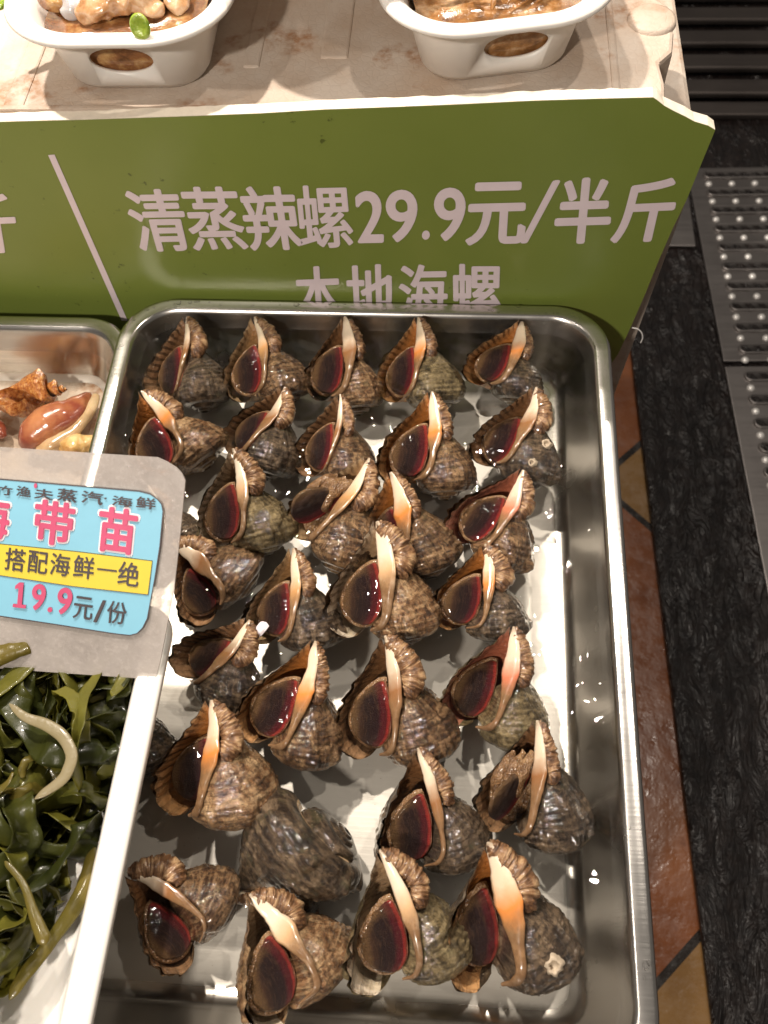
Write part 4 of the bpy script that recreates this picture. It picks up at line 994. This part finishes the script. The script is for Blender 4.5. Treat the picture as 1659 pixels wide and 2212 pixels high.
# ============================================================ placing the whelks
ZT = -.0500
def project(P_):
    q = (P_-CAM)@ROT; return np.stack([829.5+FPX*q[:, 0]/q[:, 2], 1106+FPX*q[:, 1]/q[:, 2]], -1)
def place(w, bb_, yaw, pitch, roll=0, floor=ZT, lift=0.0):
    if abs(roll) < 90: roll += 8
    """rest a whelk on the tray floor at the size and spot it has in the photograph"""
    if abs(roll) < 90: pitch = pitch*.5+6; yaw = yaw*.85+13
    rot = Matrix.Rotation(R(yaw), 3, 'Z') @ Matrix.Rotation(R(pitch), 3, 'X') @ Matrix.Rotation(R(roll), 3, 'Y')
    rn = np.array(rot); V = []
    for c_ in w.children:
        a = np.zeros(len(c_.data.vertices)*3); c_.data.vertices.foreach_get('co', a); V.append(a.reshape(-1, 3)[::7])
    V0 = np.vstack(V); V = V0@rn.T; ax_ = 1.0; x0, x1, y0, y1 = bb_; s = .065; z0 = V[:, 2].min()
    loc = np.array(onz((x0+x1)/2, (y0+y1)/2, -.02))
    for _ in range(8):
        loc[2] = floor+lift-z0*s
        q = project(V*s+loc); mn, mx = q.min(0), q.max(0)
        rx, ry = (x1-x0)/(mx[0]-mn[0]), (y1-y0)/(mx[1]-mn[1]); s *= (rx+ry)*.5
        if abs(yaw) < 62 and abs(roll) < 90:  # shells differ in how slender they are
            ax_ = min(1.06, max(.86, ax_*(rx/ry)**.6)); V = (V0*np.array([ax_, 1, 1]))@rn.T; z0 = V[:, 2].min()
        loc[2] = floor+lift-z0*s
        q = project(V*s+loc); mn, mx = q.min(0), q.max(0); c_ = (mn+mx)/2
        a = np.array(onz(*c_, loc[2])); b_ = np.array(onz((x0+x1)/2, (y0+y1)/2, loc[2])); loc[:2] += (b_-a)[:2]
    s *= 1.05; loc[2] = floor+lift-z0*s
    w.location = loc; w.scale = (s*ax_, s, s); w.rotation_euler = rot.to_euler()
    return s
WH = [  # bbox in the photograph, yaw, pitch, roll, build, label
 ((320, 497, 688, 900), -6, 40, 0, dict(kind='shut', lip='brown', shell='grey'), 'dark whelk in the far left corner of the tray, crimson edged operculum'),
 ((488, 674, 694, 882), 6, 38, -6, dict(kind='shut', lip='cream', shell='brown'), 'whelk with a wide tan lip, second from left in the farthest row'),
 ((668, 820, 686, 908), -10, 42, 12, dict(kind='shut', lip='brown', shell='tan', wide=.9), 'orange brown whelk in the middle of the farthest row, crimped dark lip'),
 ((818, 1002, 696, 895), -8, 42, 0, dict(kind='shut', lip='orange', shell='olive'), 'olive bodied whelk with orange throat, fourth in the farthest row'),
 ((1000, 1170, 704, 880), -30, 40, 0, dict(kind='shut', lip='orange', shell='grey'), 'whelk leaning right at the far right corner of the tray'),
 ((283, 492, 850, 1042), 32, 35, 0, dict(kind='shut', lip='orange', shell='tan'), 'whelk with striped orange lip just above the clear label card'),
 ((486, 648, 845, 1040), -38, 38, 0, dict(kind='shut', lip='brown', shell='grey'), 'small tilted whelk with a bright red operculum, second row'),
 ((636, 818, 862, 1062), -14, 42, 0, dict(kind='shut', lip='brown', shell='brown'), 'whelk in the middle of the second row with white and orange pillar'),
 ((818, 1026, 858, 1082), -12, 42, 0, dict(kind='shut', lip='orange', shell='brown'), 'broad brown whelk with fluted pale lip, fourth in the second row'),
 ((1012, 1206, 848, 1062), -32, 38, 0, dict(kind='sunk', lip='brown', shell='grey', knob=.14), 'lumpy barnacled whelk by the right wall with water glinting over its mouth'),
 ((436, 638, 975, 1208), 2, 44, 0, dict(kind='shut', lip='pale', shell='olive'), 'greenish whelk with thick cream pillar right of the label card'),
 ((622, 818, 1000, 1245), -42, 35, 0, dict(kind='flesh', lip='cream', shell='brown'), 'whelk with brown flesh swelling around a lens shaped operculum, third row'),
 ((785, 992, 1025, 1258), 8, 46, 0, dict(kind='sunk', lip='orange', shell='brown'), 'whelk with a hollow dark mouth and orange inner lip, third row'),
 ((963, 1150, 1025, 1243), -42, 40, 0, dict(kind='shut', lip='pink', shell='brown', pillar=1.2), 'whelk with pinkish rim and rolled white pillar, right of third row'),
 ((372, 574, 1168, 1354), 55, 35, 0, dict(kind='sunk', lip='brown', shell='brown'), 'dark whelk turned left beside the lower corner of the label card'),
 ((536, 738, 1188, 1424), -8, 46, 0, dict(kind='shut', lip='cream', shell='grey'), 'whelk with glowing red operculum and a small pale shell bit at its foot'),
 ((711, 948, 1130, 1404), -2, 46, 0, dict(kind='shut', lip='pale', shell='tan', flare=.08), 'largest tan banded whelk in the tray centre with tall cream pillar'),
 ((928, 1145, 1185, 1394), -14, 42, 0, dict(kind='shut', lip='orange', shell='grey'), 'round dark whelk with orange inner lip at the right of the fourth row'),
 ((364, 562, 1350, 1550), -48, 36, 0, dict(kind='sunk', lip='brown', shell='grey', pillar=1.2), 'shaded whelk with yellow orange pillar beside the seaweed tray edge'),
 ((515, 738, 1394, 1668), -30, 46, 0, dict(kind='shut', lip='orange', shell='brown'), 'whelk with grooved brown shell and orange lip just below the red operculum one'),
 ((735, 988, 1382, 1664), 0, 48, 0, dict(kind='shut', lip='brown', shell='brown', curl=1.25), 'big brown whelk with a ruffled fan shaped fold below the largest one'),
 ((955, 1182, 1365, 1625), -25, 46, 0, dict(kind='sunk', lip='pink', shell='olive', flare=.08, knob=.03), 'whelk with smooth salmon pink lip and finely lined olive body'),
 ((338, 607, 1525, 1795), -6, 44, 0, dict(kind='sunk', lip='orange', shell='tan', open_=1.2), 'large spotted whelk with wide empty looking mouth and orange pillar, half in shade'),
 ((824, 1052, 1618, 1900), 4, 46, 0, dict(kind='shut', lip='brown', shell='grey'), 'dark whelk with white pillar, third up from the near right corner'),
 ((1036, 1270, 1560, 1854), -12, 44, 0, dict(kind='flesh', lip='brown', shell='grey'), 'whelk by the right wall with crumpled brown flesh filling its mouth'),
 ((762, 1002, 1824, 2168), 14, 46, 0, dict(kind='shut', lip='pale', shell='olive', flare=.12, knob=.03), 'pale cream whelk with a frilled white lip near the front of the tray'),
 ((978, 1238, 1808, 2170), 8, 46, 0, dict(kind='sunk', lip='orange', shell='grey'), 'dark whelk with a fluted orange lip and a barnacle in the near right corner'),
 ((268, 535, 1868, 2085), 62, 30, 0, dict(kind='sunk', lip='brown', shell='brown'), 'whelk in the shade of the seaweed tray, mouth facing left'),
 ((508, 775, 1940, 2225), 32, 40, 35, dict(kind='shut', lip='pale', shell='tan', curl=1.3), 'spotted whelk rolled on its side at the front edge with a cream fold'),
]
PL = []
for i, (bb_, yaw, pitch, roll, kw, label) in enumerate(WH):
    v_ = random.Random(900+i)   # no two shells alike
    kw.setdefault('W', v_.uniform(1.68, 1.92)); kw.setdefault('pillar', v_.uniform(.72, 1.22)); kw.setdefault('curl', v_.uniform(.8, 1.35)); kw.setdefault('knob', v_.uniform(.04, .17))
    kw.setdefault('open_', v_.uniform(.8, 1.3)); kw.setdefault('flare', v_.uniform(.0, .10)); roll = roll+v_.uniform(-14, 12)
    w = make_whelk(100+i, **kw); tag(w, label, 'whelk', 'whelks soaking in the steel tray'); place(w, bb_, yaw, pitch, roll); PL.append(w)
# mouth down, seen from the back
w = make_whelk(201, 'none', 'cream', shell='grey', knob=.16, open_=.15, flare=.02); tag(w, 'dark whelk lying mouth down, only its ribbed back showing', 'whelk', 'whelks soaking in the steel tray'); place(w, (512, 787, 1703, 1945), 128, -14, 180)
w = make_whelk(202, 'none', 'brown', shell='grey', open_=.15, flare=.02); tag(w, 'black whelk half hidden between the mouth down one and the rolled one', 'whelk', 'whelks soaking in the steel tray'); place(w, (575, 715, 1880, 2010), 200, -10, 180)
w = make_whelk(203, 'sunk', 'brown', shell='grey'); tag(w, 'whelk mostly hidden behind the right edge of the label card', 'whelk', 'whelks soaking in the steel tray'); place(w, (290, 440, 1050, 1215), 20, 42)
w = make_whelk(204, 'sunk', 'brown', shell='grey'); tag(w, 'darkest whelk in deep shade against the seaweed tray', 'whelk', 'whelks soaking in the steel tray'); place(w, (200, 365, 1460, 1700), 10, 40)
# bits: a white shell chip
o = blob('shell_chip', ln([(556, 1352), (566, 1358), (574, 1364)], (-.014, -.013, -.0135)), (.0045, .0065, .005), M['card_white'], flat_=.25, seed=2); tag(o, 'small rounded white shell chip floating beside the red operculum', 'shell chip')

# barnacles grown on two of the shells
from mathutils.bvhtree import BVHTree
def barnacle(w, u, v, r, seed=1):
    body = [c_ for c_ in w.children if c_.name.startswith('shell_body')][0]; me = body.data
    Mw = Matrix.LocRotScale(w.location, w.rotation_euler, w.scale); co = [Mw @ q.co for q in me.vertices]
    bt = BVHTree.FromPolygons(co, [tuple(f.vertices) for f in me.polygons]); hit, nrm, _, _ = bt.ray_cast(Vector(CAM), Vector(ray(u, v)).normalized())
    if hit is None: return
    if nrm.dot(Vector(ray(u, v))) > 0: nrm = -nrm
    q = nrm.to_track_quat('Z', 'Y'); rg_ = random.Random(seed); n = 22; V = []; wob = [rg_.uniform(.85, 1.15) for _ in range(n)]
    for s_, h in ((1.15, -.0008), (1.0, .0004), (.75, .0022), (.60, .0024), (.45, .0008), (.3, .0002)):
        for k in range(n):
            a = 2*math.pi*k/n; V.append(hit+q @ Vector((r*s_*wob[k]*math.cos(a), r*s_*wob[k]*math.sin(a), h*(.8+.3*wob[k]))))
    o_ = mesh('barnacle', V, [(i*n+k, i*n+(k+1) % n, (i+1)*n+(k+1) % n, (i+1)*n+k) for i in range(5) for k in range(n)]+[tuple(range(5*n, 6*n))], M['barnacle'])
    o_.parent = w; o_.matrix_parent_inverse = Mw.inverted()
mat_plain('barnacle', (.40, .32, .23), .6, .3, 300, .001)
barnacle(PL[26], 1196, 2085, .0052, 1); barnacle(PL[9], 1180, 960, .0040, 2); barnacle(PL[9], 1150, 1000, .0032, 3); barnacle(PL[9], 1165, 920, .0036, 4)
